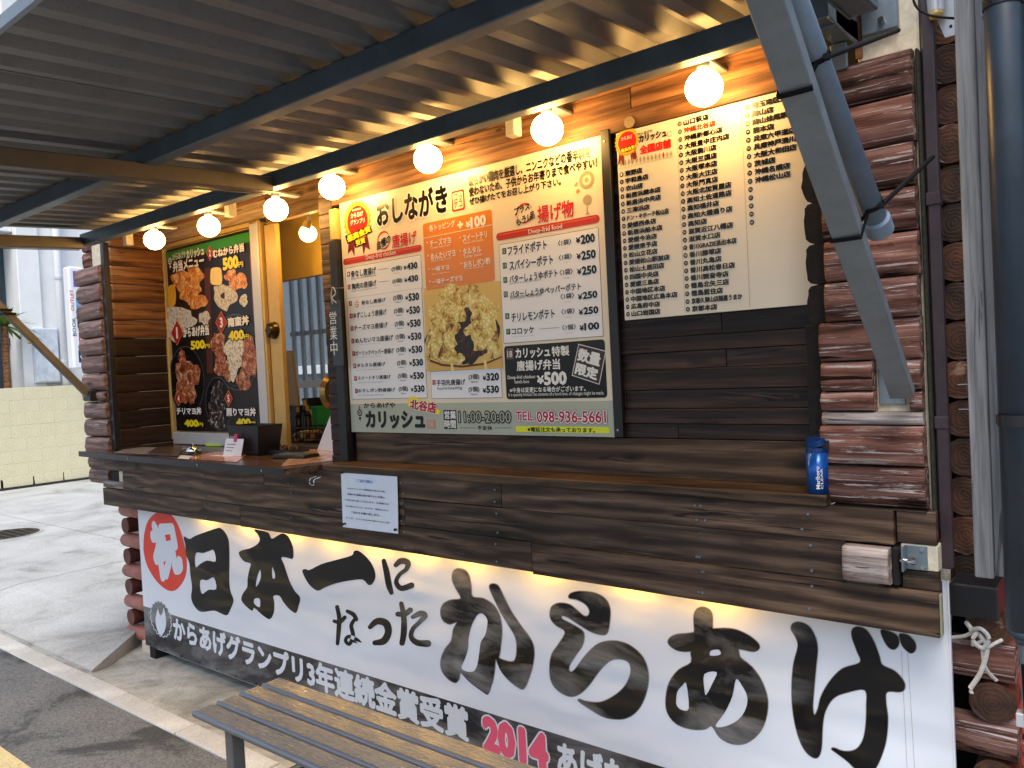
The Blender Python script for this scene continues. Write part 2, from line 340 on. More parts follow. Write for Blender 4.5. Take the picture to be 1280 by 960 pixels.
class Sign:
    """flat print on a board whose face is the plane y = Y (facing -Y)"""
    def __init__(s, Y, parent): s.Y = Y; s.parent = parent; s.acc = {}; s.zo = (0, 0, 1); s.step = 0; s.letter = 0
    def zoom(s, ox, oy, k): s.zo = (ox, oy, k)
    def px(s, u, v):                       # surveyed picture position -> metres on the board
        p = aty(s.zo[0]+u/s.zo[2], s.zo[1]+v/s.zo[2], s.Y); return (p[0], p[2])
    def add(s, co, fs, mat, layer, name='lettering'):
        co = np.asarray(co); key = (name, mat.name, s.letter if name in ('brush_letter', 'letter_outline') else 0)
        vs, ff, _ = s.acc.setdefault(key, ([], [], mat)); b = len(vs)
        y = s.Y-layer*1e-3
        vs.extend((c[0], y, c[1]) for c in co)
        for f in fs:
            a = co[f[0]]; bb = co[f[1]]; c = co[f[2]]
            cr = (bb[0]-a[0])*(c[1]-a[1])-(bb[1]-a[1])*(c[0]-a[0])
            ff.append(tuple(b+i for i in (f if cr > 0 else f[::-1])))
    def text(s, t, u0, v0, u1, v1, mat, bold=.02, layer=2.0, outline=None, quad=None, plane=None, name='lettering'):
        if plane: (x0, z1), (x1, z0) = plane
        elif quad is None: (x0, z1), (x1, z0) = s.px(u0, v0), s.px(u1, v1)
        base, _ = glyphs(t, 0.0); mn, mx = base.min(0), base.max(0)
        def put(off, m, ly):
            if off <= .004: st = [(0, 0)]
            elif off < .016: st = [(off, 0), (-off, 0)]
            elif off < .04: st = [(off*.8, off*.8), (-off*.8, off*.8), (off*.8, -off*.8), (-off*.8, -off*.8)]
            elif off < .07: st = [(off*math.cos(k*math.pi/4), off*math.sin(k*math.pi/4)) for k in range(8)]
            else: st = [(off*math.cos(k*math.pi/6), off*math.sin(k*math.pi/6)) for k in range(12)]+[(off*.5*math.cos(k*math.pi/3), off*.5*math.sin(k*math.pi/3)) for k in range(6)]
            for k, (sx_, sy_) in enumerate(st): stamp(sx_, sy_, m, ly+k*.012)
        def stamp(sx_, sy_, m, ly):
            co, fs = glyphs(t, 0.0); uv = (co+np.array([sx_, sy_])-mn)/(mx-mn)
            if quad is None: P = np.stack([x0+uv[:, 0]*(x1-x0), z0+uv[:, 1]*(z1-z0)], 1)
            else:
                q = [np.array(s.px(*c)) for c in quad]; a, b = uv[:, :1], uv[:, 1:]
                P = (1-b)*((1-a)*q[3]+a*q[2])+b*((1-a)*q[0]+a*q[1])
            s.add(P, fs, m, ly, name)
        if outline: put(outline[1], outline[0], layer-.25)
        put(bold, mat, layer)
    def poly(s, pts, mat, layer, name='print', holes=(), smooth=0, plane=False):
        lps = [list(pts)]+[list(h) for h in holes]
        if smooth: lps = [smoothpath(l, smooth, True) for l in lps]
        if not plane: lps = [[s.px(*p) for p in l] for l in lps]
        co, fs = fillpoly(lps)
        if len(fs): s.add(co, fs, mat, layer, name)
    def disc(s, c, r, mat, layer, n=28, name='print', inner=None, sx=1.0):
        ring = [(c[0]+sx*r*math.cos(a), c[1]+r*math.sin(a)) for a in [2*math.pi*k/n for k in range(n)]]
        holes = [] if inner is None else [[(c[0]+sx*inner*math.cos(a), c[1]+inner*math.sin(a)) for a in [2*math.pi*k/n for k in range(n)]]]
        s.poly(ring, mat, layer, name, holes, plane=True)
    def blob(s, c, r, mat, rough=.25, name='food_print', sx=1, n=10, base=.6):
        s.step += 1
        s.poly([(c[0]+sx*r*(1+random.uniform(-rough, rough))*math.cos(a), c[1]+r*(1+random.uniform(-rough, rough))*math.sin(a))
                for a in [2*math.pi*k/n for k in range(n)]], mat, base+s.step*.004, name, plane=True)
    def frame(s, q, mat, wd, layer, name='rule'):
        P = [np.array(s.px(*c)) for c in q]; c0 = sum(P)/4
        out = [(p[0]+math.copysign(wd, p[0]-c0[0]), p[1]+math.copysign(wd, p[1]-c0[1])) for p in P]
        s.poly(out, mat, layer, name, [[tuple(p) for p in P]], plane=True)
    def rbox(s, q, mat, layer, r=.006, name='print'):
        """rounded box whose corners are the surveyed TL and BR points"""
        (x0, z1), (x1, z0) = s.px(*q[0]), s.px(*q[1]); pts = []
        for cx, cz, a0 in ((x1-r, z1-r, 0), (x0+r, z1-r, 90), (x0+r, z0+r, 180), (x1-r, z0+r, 270)):
            for k in range(6):
                a = math.radians(a0+18*k); pts.append((cx+r*math.cos(a), cz+r*math.sin(a)))
        s.poly(pts, mat, layer, name, plane=True); return (x0, z1, x1, z0)
    def build(s):
        for (name, mn, _k), (vs, fs, mat) in s.acc.items():
            off = s.parent.location
            me = mesh(name, [(v[0]-off.x, v[1]-off.y, v[2]-off.z) for v in vs], fs, mat)
            ob = link(name, me, s.parent)
            if name not in ('brush_letter', 'letter_outline', 'panel', 'sheet', 'photo', 'footer_band', 'band', 'red_disc', 'topping_box', 'limited_box', 'highlight_bar', 'top_band'): ob['kind'] = 'stuff'

# ================================================================== SETTING: ground
def slab(name, x0, x1, y0, y1, z0, z1, mat, parent=None, kind=None, bev=.004):
    o = box(name, x0, x1, y0, y1, z0, z1, mat, parent, bev)
    if kind: o['kind'] = kind
    return o
g = bmesh.new()
bmesh.ops.create_grid(g, x_segments=40, y_segments=40, size=60)
for v in g.verts: v.co.z = -.05
tag(bmobj('ground', g, MAT['asphalt']), kind='structure')
tag(slab('road', -30, 12, -12, 1.668, -.04, -.004, MAT['asphalt']), kind='structure')
# kerb of flush slabs
kr = empty('kerb', None, None, (0, 1.7, 0), kind='structure')
ks = 0.617; x = -3.918-ks*14
km = None
while x < 3:
    bm = bmesh.new(); bm_box(bm, .004, ks-.004, -.045, .055, -.05, .004, .004)
    if km is None: km = bpy.data.meshes.new('slab'); bm.to_mesh(km); km.materials.append(MAT['kerb'])
    bm.free(); o = link('slab', km, kr, (x, 0.012+random.uniform(-.003, .003), random.uniform(-.002, .003))); x += ks
# gutter bed in front of the stall (rough mortar)
gb = bmesh.new(); xs = np.linspace(-12, 6, 140); ys = np.linspace(1.765, 2.9, 14); vv = {}
for i, xx in enumerate(xs):
    for j, yy in enumerate(ys):
        zz = -.004-.028*min(1, (yy-1.765)/.16)+random.uniform(-.004, .004)
        vv[i, j] = gb.verts.new((xx, yy, zz))
for i in range(len(xs)-1):
    for j in range(len(ys)-1): gb.faces.new((vv[i, j], vv[i+1, j], vv[i+1, j+1], vv[i, j+1]))
tag(bmobj('gutter_bed', gb, MAT['gutter'], smooth=True), kind='structure')
# raised concrete forecourt left of the stall, ramping down to the kerb
fc = empty('forecourt_pavement', None, None, (-8, 5, 0), kind='structure')
def pave(pts, name='slab', th=.10):
    """pts: (x, y) corners; top follows the ramp"""
    def top(x, y): return .004+.062*min(1, max(0, (y-1.80)/.42))+.0*x
    n = len(pts); vs = [(p[0]+8, p[1]-5, top(*p)) for p in pts]+[(p[0]+8, p[1]-5, -.06) for p in pts]
    fs = [tuple(range(n))]+[tuple(range(2*n-1, n-1, -1))]+[(i, n+i, n+(i+1) % n, (i+1) % n) for i in range(n)]
    me = mesh(name, vs, fs, MAT['concrete']); bm = bmesh.new(); bm.from_mesh(me); bmesh.ops.recalc_face_normals(bm, faces=bm.faces); bm.to_mesh(me); bm.free()
    return link(name, me, fc)
G = .006
def strip(x0, x1, xs1=None):
    xr = (lambda y: x1) if xs1 is None else xs1
    pave([(x0+G, 1.80), (xr(1.80)-G, 1.80), (xr(2.22)-G, 2.22), (x0+G, 2.22)])
    pave([(x0+G, 2.2203), (xr(2.22)-G, 2.2203), (xr(3.4)-G, 3.4-G), (x0+G, 3.4-G)])
    pave([(x0+G, 3.4+G), (x1 if xs1 is None else -4.75, 3.4+G), (x1 if xs1 is None else -4.75, 6.2-G), (x0+G, 6.2-G)])
    pave([(x0+G, 6.2+G), (x1 if xs1 is None else -4.75, 6.2+G), (x1 if xs1 is None else -4.75, 11), (x0+G, 11)])
strip(-6.6, -4.4, lambda y: -4.40-.30*min(1, (y-1.80)/.42))
strip(-9.4, -6.6); strip(-12.9, -9.4); strip(-18, -12.9)
mh = empty('manhole_cover', 'round dark iron manhole cover set in the pale concrete forecourt', 'manhole cover', (-8.98, 2.93, .068))
bm = bmesh.new(); bm_cyl(bm, (0, 0, -.01), (0, 0, .006), .30, n=36); bmobj('lid', bm, metal('rusty_iron', (.06, .045, .035), .7, .4, .3, .5), mh)
bm = bmesh.new(); bm_cyl(bm, (0, 0, -.012), (0, 0, .003), .34, n=36); bmobj('rim', bm, MAT['gutter'], mh)
bm = bmesh.new()
for i in range(-3, 4):
    for j in range(-3, 4):
        if math.hypot(i, j) < 3.4: bm_box(bm, i*.075-.02, i*.075+.02, j*.075-.02, j*.075+.02, .006, .010)
bmobj('tread_pattern', bm, MAT['black'], mh)
# tactile paving
tp = empty('tactile_paving', None, None, (0, .985, 0), kind='structure')
tm = None; x = -3.55
for i in range(-14, 9):
    for j in range(2):
        bm = bmesh.new(); bm_box(bm, .003, .297, .003, .147, -.02, .004, .002)
        for k in range(4): bm_box(bm, .02, .28, .012+k*.036, .027+k*.036, .004, .009, .002)
        if tm is None: tm = bpy.data.meshes.new('tile'); bm.to_mesh(tm); tm.materials.append(MAT['yellowtile'])
        bm.free(); link('tile', tm, tp, (-3.55+i*.3, -.15+j*.15+.05, 0))

# ================================================================== BACKGROUND LEFT: block wall and white building
bw = empty('block_wall', 'low cream painted block wall at the far side of the forecourt', 'wall', (-13, 6, .066))
bm = bmesh.new(); bm_box(bm, -.12, -.004, -4.5, 5, -.1, 1.478); bmobj('mortar_bed', bm, MAT['joint'], bw)
bmesh_blk = None
for r_ in range(8):
    for c_ in range(22):
        y0 = -4.4+c_*.40+(.20 if r_ % 2 else 0)
        if bmesh_blk is None:
            bm = bmesh.new(); bm_box(bm, -.1, 0, .0015, .3985, .001, .184, .003); bmesh_blk = bpy.data.meshes.new('block'); bm.to_mesh(bmesh_blk); bm.free(); bmesh_blk.materials.append(MAT['wallblock'])
        link('block', bmesh_blk, bw, (random.uniform(-.001, .001), y0, r_*.185))
bm = bmesh.new()
for k in range(9):     # mould runs at the wall foot
    yy = -2.6+k*.42
    for q in range(5): bm_box(bm, -.002, .0015, yy-random.uniform(.002, .015), yy+random.uniform(.002, .018), 0, random.uniform(.02, .16))
bm_box(bm, -.01, .03, -4.4, 5, -.02, .035)
o = bmobj('mould_stain', bm, MAT['mould'], bw)
wb = empty('white_building', 'white rendered building behind the cream block wall', 'building', (-13.3, 6, 0))
def wx(y0, y1, z0, z1, d0, d1, name, mat, bev=.01):   # boxes on the facade plane x=-13.3, depth towards +x
    bm = bmesh.new(); bm_box(bm, d0, d1, y0-6, y1-6, z0, z1, bev); return bmobj(name, bm, mat, wb)
wx(5.02, 14, 0, 8, -3, 0, 'wall', MAT['whitewall'])
wx(-2, 4.71, 3.9, 8, -3, -.05, 'upper_wall', MAT['whitewall'])
wx(-2, 1.2, 0, 3.9, -3, -.05, 'wall', MAT['whitewall'])
wx(4.71, 5.02, 0, 8, -3, .06, 'corner_pillar', MAT['whitewall'])
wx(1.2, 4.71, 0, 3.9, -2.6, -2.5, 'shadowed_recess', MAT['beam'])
for yy in (1.3, 2.3, 3.3, 4.52): wx(yy, yy+.12, 0, 3.9, -.5, -.4, 'window_frame', MAT['pole'])
wx(1.2, 4.71, 2.2, 2.32, -.5, -.39, 'window_rail', MAT['pole'])
gm = plain('dark_teal_glass', (.03, .07, .10), .08, 0, .2, 2, 0); wx(1.25, 4.70, .1, 3.85, -.46, -.44, 'pane', gm)
dp = empty('drainpipe', 'white drainpipe running down the white building behind the block wall', 'pipe', (-13.2, 5.27, 0))
bm = bmesh.new(); bm_cyl(bm, (0, 0, .2), (0, 0, 7), .055, n=16); bmobj('pipe', bm, MAT['signwhite'], dp, smooth=True)
bm = bmesh.new()
for z in (1.9, 3.2, 4.5): bm_cyl(bm, (0, 0, z), (0, 0, z+.04), .068, n=16)
bmobj('pipe_bracket', bm, MAT['alu'], dp)
eb = empty('meter_cabinet', 'pale grey metal cabinet on the white wall below the drainpipe', 'electrical box', (-13.28, 5.03, 1.6))
bm = bmesh.new(); bm_box(bm, 0, .10, -.19, .17, 0, .84, .01); bmobj('cabinet', bm, plain('pale_cabinet', (.60, .66, .72), .5, 0, .15, 6), eb)
bm = bmesh.new(); bm_box(bm, .10, .108, -.175, .155, .02, .82, .004); bmobj('cabinet_door', bm, plain('cabinet_door', (.62, .69, .76), .5, 0, .22, 9), eb)
# stickered sign box on the white building
sb = empty('sticker_sign_box', 'white upright box sign with stickers on its side, between drainpipe and log stubs', 'sign', (-12.6, 5.25, 1.78))
bm = bmesh.new(); bm_box(bm, -.20, .0, -.09, .14, 0, 1.55, .03); bmobj('sign_case', bm, MAT['signwhite'], sb)
bm = bmesh.new(); bm_box(bm, -.24, -.012, .141, .20, -.03, 1.5, .01); bmobj('side_case', bm, MAT['beam'], sb)
def xtext(t, y0, y1, z0, z1, mat, parent, X, rot90=False, bold=.03, name='lettering'):
    co, fs = glyphs(t, .008); mn, mx = co.min(0), co.max(0); uv = (co-mn)/(mx-mn)
    if rot90: a, b = 1-uv[:, 1], uv[:, 0]
    else: a, b = uv[:, 0], uv[:, 1]
    off = parent.location
    vs = [(X-off.x, y0+aa*(y1-y0)-off.y, z0+bb*(z1-z0)-off.z) for aa, bb in zip(a, b)]
    return link(name, mesh(name, vs, fs, mat), parent)
FX = -12.598
xtext('BOOK', 5.175, 5.230, 2.28, 2.56, INK['navy'], sb, FX, True)
xtext('OUTLET', 5.170, 5.220, 2.66, 2.98, INK['red'], sb, FX, True)
def xquad(name, y0, y1, z0, z1, mat, X=FX, par=sb):
    off = par.location; return link(name, mesh(name, [(X-.001-off.x, y0-off.y, z0-off.z), (X-.001-off.x, y1-off.y, z0-off.z), (X-.001-off.x, y1-off.y, z1-off.z), (X-.001-off.x, y0-off.y, z1-off.z)], [(0, 1, 2, 3)], mat), par)
xquad('sticker', 5.230, 5.360, 3.02, 3.26, INK['violet']); xquad('sticker', 5.250, 5.370, 2.58, 2.86, INK['sky'])
xquad('sticker', 5.260, 5.360, 2.16, 2.34, INK['barred']); xquad('sticker', 5.240, 5.370, 1.88, 2.06, INK['navy']); xquad('sticker', 5.250, 5.330, 2.40, 2.54, INK['greydark'])
xtext('R', 5.280, 5.340, 2.19, 2.31, INK['white'], sb, FX+.001, False); xtext('◇', 5.260, 5.350, 1.90, 2.04, INK['white'], sb, FX+.001, False)
# palm
pm = empty('palm_plant', 'green spiky palm plant in front of the dark window behind the block wall', 'plant', (-13.1, 4.42, .56))
bm = bmesh.new(); bm_tube(bm, smoothpath([(0, 0, 0), (.03, 0, .8), (0, .02, 1.9)], 5), .05, 8); bmobj('trunk', bm, MAT['logy'], pm)
leafm = plain('palm_leaf', (.10, .20, .03), .45, 0, .4, 5)
bm = bmesh.new()
for k in range(46):
    a = random.uniform(0, 2*math.pi); e = random.uniform(-.3, 1.3); L = random.uniform(.35, .6); p = Vector((0, .02, 1.9)); d = Vector((math.cos(a)*math.cos(e), math.sin(a)*math.cos(e), math.sin(e)))
    side = d.cross(Vector((0, 0, 1))).normalized(); prev = None
    for q in range(6):
        t = q/5; c = p+d*L*t+Vector((0, 0, -.35*t*t*L)); wd = .035*(1-t)*(.4+t*2.2)+.002
        cur = (bm.verts.new(c-side*wd), bm.verts.new(c+side*wd))
        if prev: bm.faces.new((prev[0], prev[1], cur[1], cur[0]))
        prev = cur
bmobj('crown', bm, leafm, pm)

# ================================================================== THE STALL
ST = empty('food_stall', 'dark log and plank takeaway stall with a serving counter and menu boards', 'food stall', (-2.5, 2.3, 0))
def P(name, x0, x1, y0, y1, z0, z1, mat, bev=.002): return box(name, x0, x1, y0, y1, z0, z1, MAT[mat] if isinstance(mat, str) else mat, ST, bev)
# --- apron boards (front faces near y = 2.04)
def plank(x0, x1, z0, z1, mat='apron', y=2.04, th=.022, name='plank'):
    return P(name, x0, x1, y+random.uniform(0, .0022), y+th+.003, z0+.0005, z1-.0005, mat, .0012)
plank(-4.66, -3.10, 1.026, 1.108); plank(-3.098, -1.72, 1.026, 1.108); plank(-1.717, -.495, 1.024, 1.108)
plank(-4.45, -2.20, .922, 1.026); plank(-2.197, -.608, .922, 1.024)
plank(-4.69, -3.30, .825, .922, 'apron', 2.036); plank(-3.297, -1.60, .822, .922, 'apron', 2.035); plank(-1.597, -.402, .816, .920, 'apron', 2.034)
plank(-.490, -.405, 1.030, 1.108, 'apron', 2.052); plank(-.482, -.403, .921, .966, 'apron', 2.052)
plank(-4.70, -4.455, .925, .965, 'bleached', 2.045)
P('cream_block', -4.50, -4.455, 2.046, 2.09, .967, 1.024, 'cream'); P('dark_block', -4.60, -4.505, 2.05, 2.10, .967, 1.024, 'black')
P('board_end', -.4015, -.398, 2.036, 2.058, .817, .919, plain('mossy_board_edge', (.28, .30, .20), .8))
# backing so that nothing shows through between the boards
P('backing_board', -4.40, -.41, 2.066, 2.085, .93, 1.105, 'black')
P('backing_board', -.55, -.41, 2.102, 2.125, .80, .93, 'black')
# screws
bm = bmesh.new()
for X in (-4.3, -3.6, -2.9, -2.2, -1.75, -1.0, -.99, -.7):
    for z in (1.085, 1.045, 1.005, .94, .90, .84):
        xx = X+random.uniform(-.012, .012); bm_cyl(bm, (xx+2.5, 2.034-2.3, z), (xx+2.5, 2.045-2.3, z), .0035, n=8)
o = bmobj('screw_head', bm, MAT['plate'], ST); o['kind'] = 'stuff'
# --- ledge
P('ledge', -2.66, -.645, 2.026, 2.163, 1.1085, 1.137, wood('worn_ledge_wood', (.025, .015, .009), (.08, .045, .022), (.17, .10, .05), 'X', .5, .25), .003)
# --- wall planks behind the boards
z = 1.137; first = True
while z < 1.262: plank(-2.60, -.645, z, z+.119, 'baseplank', 2.163, .02); z += .119; break
z = 1.257; k = 0
while z < 2.20:
    h = random.choice((.045, .052, .058, .062)); a = -1.9+random.uniform(-.2, .2) if k % 2 else -1.2+random.uniform(-.1, .25)
    dy = random.choice((0, .004, .008))
    plank(-2.60, a, z, z+h, 'wallplank', 2.165+dy, .02); plank(a+.002, -.645, z, z+h, 'wallplank', 2.165+dy, .02); z += h; k += 1
P('dark_panel', -.658, -.566, 2.152, 2.19, 2.10, 2.62, 'black')
P('backing_board', -2.66, -.56, 2.196, 2.22, 1.13, 2.62, 'black')
# --- fascia over the boards, lit by the lamps
for i, (z0, z1) in enumerate(((2.206, 2.268), (2.268, 2.332), (2.332, 2.40), (2.40, 2.47), (2.47, 2.54))):
    plank(-2.66, -1.52+.3*(i % 2), z0, z1, 'warmplank', 2.150+.002*(i % 2), .03); plank(-1.517+.3*(i % 2), -.66, z0, z1, 'warmplank', 2.151, .03)
# --- right corner: cream post and log stubs
P('corner_post', -.550, -.412, 2.105, 2.24, .80, 2.62, 'cream', .004)
def half_log(name, x0, x1, z0, z1, yb, bulge, mat, axis='X', parent=ST, seg=22, flip=1, lump=.0035):
    """half-round siding log: flat back at yb, bulging by `bulge`; axis X faces -Y, axis Y (x0,x1 are then y) faces flip*X"""
    bm = bmesh.new(); rows = []; n = 9; off = parent.location; zc, hh = (z0+z1)/2, (z1-z0)/2-.001
    ph = random.uniform(0, 9)
    ns = max(3, int(seg*(abs(x1-x0)/.3)))
    for i in range(ns+1):
        t = i/ns; s_ = x0+(x1-x0)*t; row = []
        for k in range(n+1):
            a = -math.pi/2+math.pi*k/n
            b = bulge*(.42+.58*math.sqrt(max(0, math.cos(a))))
            b += lump*(math.sin(7*a+ph+3*t)+math.sin(s_*37+ph*2+a*3))*.5*math.cos(a)+random.uniform(-1, 1)*lump*.12
            zz = zc+hh*math.sin(a)
            p = (s_, yb-b, zz) if axis == 'X' else (yb+flip*b, s_, zz)
            row.append(bm.verts.new((p[0]-off.x, p[1]-off.y, p[2]-off.z)))
        for zz in (zc+hh, zc-hh):
            p = (s_, yb, zz) if axis == 'X' else (yb, s_, zz)
            row.append(bm.verts.new((p[0]-off.x, p[1]-off.y, p[2]-off.z)))
        rows.append(row)
    m_ = len(rows[0])
    for i in range(ns):
        for k in range(m_): bm.faces.new((rows[i][k], rows[i][(k+1) % m_], rows[i+1][(k+1) % m_], rows[i+1][k]))
    bm.faces.new(rows[0][::-1]); bm.faces.new(rows[-1]); bmesh.ops.recalc_face_normals(bm, faces=bm.faces)
    o = bmobj(name, bm, MAT[mat] if isinstance(mat, str) else mat, parent)
    for p in o.data.polygons: p.use_smooth = abs(p.normal.x if axis == 'X' else p.normal.y) < .8
    return o
zs = [2.2, 2.095, 1.985, 1.88, 1.775, 1.67, 1.57, 1.47, 1.395, 1.31, 1.21, 1.1095]
for i in range(len(zs)-1):
    a, b = zs[i+1], zs[i]; l = -.636-.004*random.random()-(.003*i if i > 5 else 0); r_ = -.424+random.uniform(-.004, .002)
    if i == 7: half_log('log_stub', l, -.535, a, b, 2.104, .045, 'log'); half_log('log_stub', -.462, r_, a, b, 2.104, .045, 'log')
    elif i == 8:
        half_log('log_stub', l, -.535, 1.345, b, 2.104, .040, 'log'); half_log('log_stub', -.455, r_, 1.345, b, 2.104, .038, 'log'); half_log('log_stub', l, r_, a, 1.344, 2.104, .036, 'bleached')
    else: half_log('log_stub', l, r_, a, b, 2.104, .048, 'log')
P('sill_strip', -.644, -.4225, 2.048, 2.1035, 1.1055, 1.1092, 'wallplank')
# mossy strip and dark edge at the cut ends
P('edge_strip', -.4185, -.411, 2.085, 2.13, 1.03, 2.2, plain('mossy_edge_strip', (.022, .024, .012), .9, 0, .7, 60, .4), .003)
# bracket in the notch, with the strut's foot behind it
P('notch_plate', -.53, -.47, 2.098, 2.1035, 1.36, 1.45, 'plate', .001)
# jamb siding that runs into the recess: only its scalloped ends show
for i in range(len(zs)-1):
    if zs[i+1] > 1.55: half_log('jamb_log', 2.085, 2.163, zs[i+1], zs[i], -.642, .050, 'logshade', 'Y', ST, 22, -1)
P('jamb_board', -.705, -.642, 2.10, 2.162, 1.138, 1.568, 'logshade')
# bleached stub and bolt plate on the apron
half_log('log_stub', -.604, -.500, .932, 1.022, 2.036, .040, 'bleached')
P('dark_gap', -.4985, -.4845, 2.03, 2.06, .93, 1.02, 'black')
P('bolt_plate', -.470, -.425, 2.050, 2.054, .968, 1.026, 'plate', .001); P('bolt_plate_flange', -.4745, -.4700, 2.015, 2.054, .968, 1.026, 'plate', .001)
P('cream_block', -.4835, -.404, 2.055, 2.10, .967, 1.028, 'cream')
bm = bmesh.new(); bm_cyl(bm, (-.48+2.5, 2.032-2.3, .993), (-.452+2.5, 2.032-2.3, .993), .0042, n=10); bm_cyl(bm, (-.455+2.5, 2.032-2.3, .993), (-.447+2.5, 2.032-2.3, .993), .009, n=6); bmobj('bolt', bm, MAT['chrome'], ST)
bm = bmesh.new()
for z in (.975, 1.018): bm_cyl(bm, (-.436+2.5, 2.046-2.3, z), (-.436+2.5, 2.0505-2.3, z), .0045, n=8)
bmobj('screw_head', bm, MAT['chrome'], ST)
# top bracket on the cream post
P('roof_bracket', -.535, -.452, 2.086, 2.104, 2.262, 2.40, 'plate', .002)
bm = bmesh.new(); bm_cyl(bm, (-.487+2.5, 2.074-2.3, 2.285), (-.487+2.5, 2.086-2.3, 2.285), .008, n=6); bmobj('bolt', bm, MAT['chrome'], ST)
P('rust_streak', -.553, -.537, 2.098, 2.1035, 2.215, 2.40, plain('rust', (.20, .10, .04), .9, 0, .5, 60, .4), .001)
# --- log end column of the side wall and the corner stack below it
bm = bmesh.new(); bm_cyl(bm, (0, 0, 0), (0, .30, 0), .0495, .0515, n=26)
for v in bm.verts:
    if v.co.y < .15: v.co.y += .003*random.random()
lem = bpy.data.meshes.new('log_end'); bm.to_mesh(lem); bm.free(); lem.materials.append(MAT['logend'])
cx = aty(1195, 300, 2.27)[0]
for i in range(16):
    z = 2.395-i*.0985
    if z < .87: break
    o = link('log_end', lem, ST, (cx+2.5+random.uniform(-.003, .003), 2.262-2.3+random.uniform(-.006, .006), z)); o.rotation_euler = (0, random.uniform(0, 6.28), 0)
    o.scale = (random.uniform(.94, 1.02), 1, random.uniform(.95, 1.0))
P('side_wall_backing', -.55, 1.6, 2.45, 2.50, 0, 2.62, 'black')
z = .80
bml = None
for i in range(9):
    zc = .815-i*.0965
    if zc < -.02: break
    if i % 2 == 0:
        o = link('log_end', lem, ST, (-.325+2.5, 2.20-2.3, zc)); o.scale = (1.04, 1, 1.0); o.rotation_euler = (0, i*1.3, 0)
    else:
        bm = bmesh.new(); bm_cyl(bm, (0, 0, 0), (.36, 0, 0), .050, n=22); o = bmobj('crossing_log', bm, MAT['log'], ST, (-.275-.36+2.5, 2.235-2.3, zc), smooth=False)
        for p in o.data.polygons: p.use_smooth = abs(p.normal.x) < .8
for i in range(9):   # the same stack at the left corner: rounded ends peeping past the banner
    zc = .765-i*.0905
    if zc < .02: break
    bm = bmesh.new()
    if i % 2 == 0:
        bm_cyl(bm, (0, 0, 0), (.3, 0, 0), .042, n=18); bmesh.ops.create_uvsphere(bm, u_segments=14, v_segments=8, radius=.042)
        o = bmobj('crossing_log', bm, plain('pinkish_log', (.34, .13, .10), .55, 0, .25, 18, .3), ST, (-4.775+2.5, 2.20-2.3, zc), smooth=True)
    else:
        bm_cyl(bm, (0, 0, 0), (0, .3, 0), .046, n=18); o = bmobj('log_end', bm, plain('dark_red_log', (.10, .03, .022), .5, 0, .4, 20, .3), ST, (-4.735+2.5, 2.17-2.3, zc), smooth=False)
# stall body behind the banner: closed carcass
P('carcass_board', -4.62, -.44, 2.20, 2.24, 0.0, .80, 'black')
P('carcass_board', -4.64, -4.60, 2.24, 4.2, 0.0, 1.13, 'black')
P('dark_end_block', -.398, -.295, 2.13, 2.25, .845, .925, 'blackpaint', .004)
P('foot_block', -4.55, -4.43, 2.14, 2.2, -.03, .035, 'cream'); P('foot_block', -4.42, -4.36, 2.12, 2.2, -.03, .03, 'black')
# --- left column of log stubs
zz = 2.20; i = 0
while zz > 1.14:
    h = .1035 if i != 7 else .06
    half_log('log_stub', -4.965+random.uniform(-.012, .012), -4.665, zz-h, zz, 2.125, .055, 'logleft'); zz -= h+.0; i += 1
for k, z0 in enumerate((1.015, .93)): half_log('log_stub', -4.95, -4.70, z0, z0+.09, 2.125, .05, 'logleft')
P('corner_post', -4.86, -4.70, 2.13, 2.28, .8, 2.62, 'cream', .004)
half_log('log_stub', -4.96, -4.87, 2.205, 2.30, 2.16, .045, 'log'); half_log('log_stub', -4.96, -4.87, 2.302, 2.40, 2.16, .045, 'log')
P('dark_trim', -4.662, -4.622, 2.09, 2.12, 1.14, 2.32, 'blackpaint')
# --- left jamb, half-log siding facing the counter
zz = 2.40; i = 0
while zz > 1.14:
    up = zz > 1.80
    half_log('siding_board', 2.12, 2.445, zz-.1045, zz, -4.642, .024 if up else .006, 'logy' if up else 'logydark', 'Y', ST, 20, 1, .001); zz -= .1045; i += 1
# recess: head boards over the bento board, soffit
P('head_board', -4.64, -3.50, 2.43, 2.452, 2.335, 2.62, wood('pale_head_board', (.30, .20, .10), (.42, .30, .17), (.52, .40, .25), 'X', .5, .15), .002)
P('head_board', -3.497, -2.75, 2.40, 2.44, 2.29, 2.62, wood('warm_head_board', (.16, .09, .04), (.26, .16, .07), (.36, .23, .12), 'X', .5, .15), .002)
P('soffit_board', -4.64, -2.66, 2.16, 2.43, 2.42, 2.44, 'warmplank', .002)
P('fascia_rail', -4.66, -2.68, 2.13, 2.155, 2.345, 2.43, wood('pale_fascia_rail', (.25, .16, .08), (.36, .25, .14), (.45, .33, .2), 'X', .5, .15), .002)
P('wall_panel', -4.64, -3.66, 2.462, 2.48, 1.13, 2.34, 'gold')
# --- right post of the serving hatch: notched board edges, then the black post
zz = 2.30
while zz > 1.14:
    h = random.uniform(.05, .07); P('notched_board', -2.742-random.uniform(0, .008), -2.665, 2.15, 2.26, zz-h+.001, zz, 'baseplank' if zz > 1.7 else 'wallplank', .003); zz -= h
P('black_post', -2.662, -2.615, 2.125, 2.162, 1.137, 2.06, 'blackpaint'); P('pale_post_cap', -2.655, -2.618, 2.13, 2.160, 2.062, 2.19, 'gold')
P('hatch_jamb', -2.90, -2.84, 2.46, 2.52, 1.13, 2.30, 'gold'); P('hatch_jamb', -2.83, -2.75, 2.42, 2.46, 1.13, 2.29, 'gold')
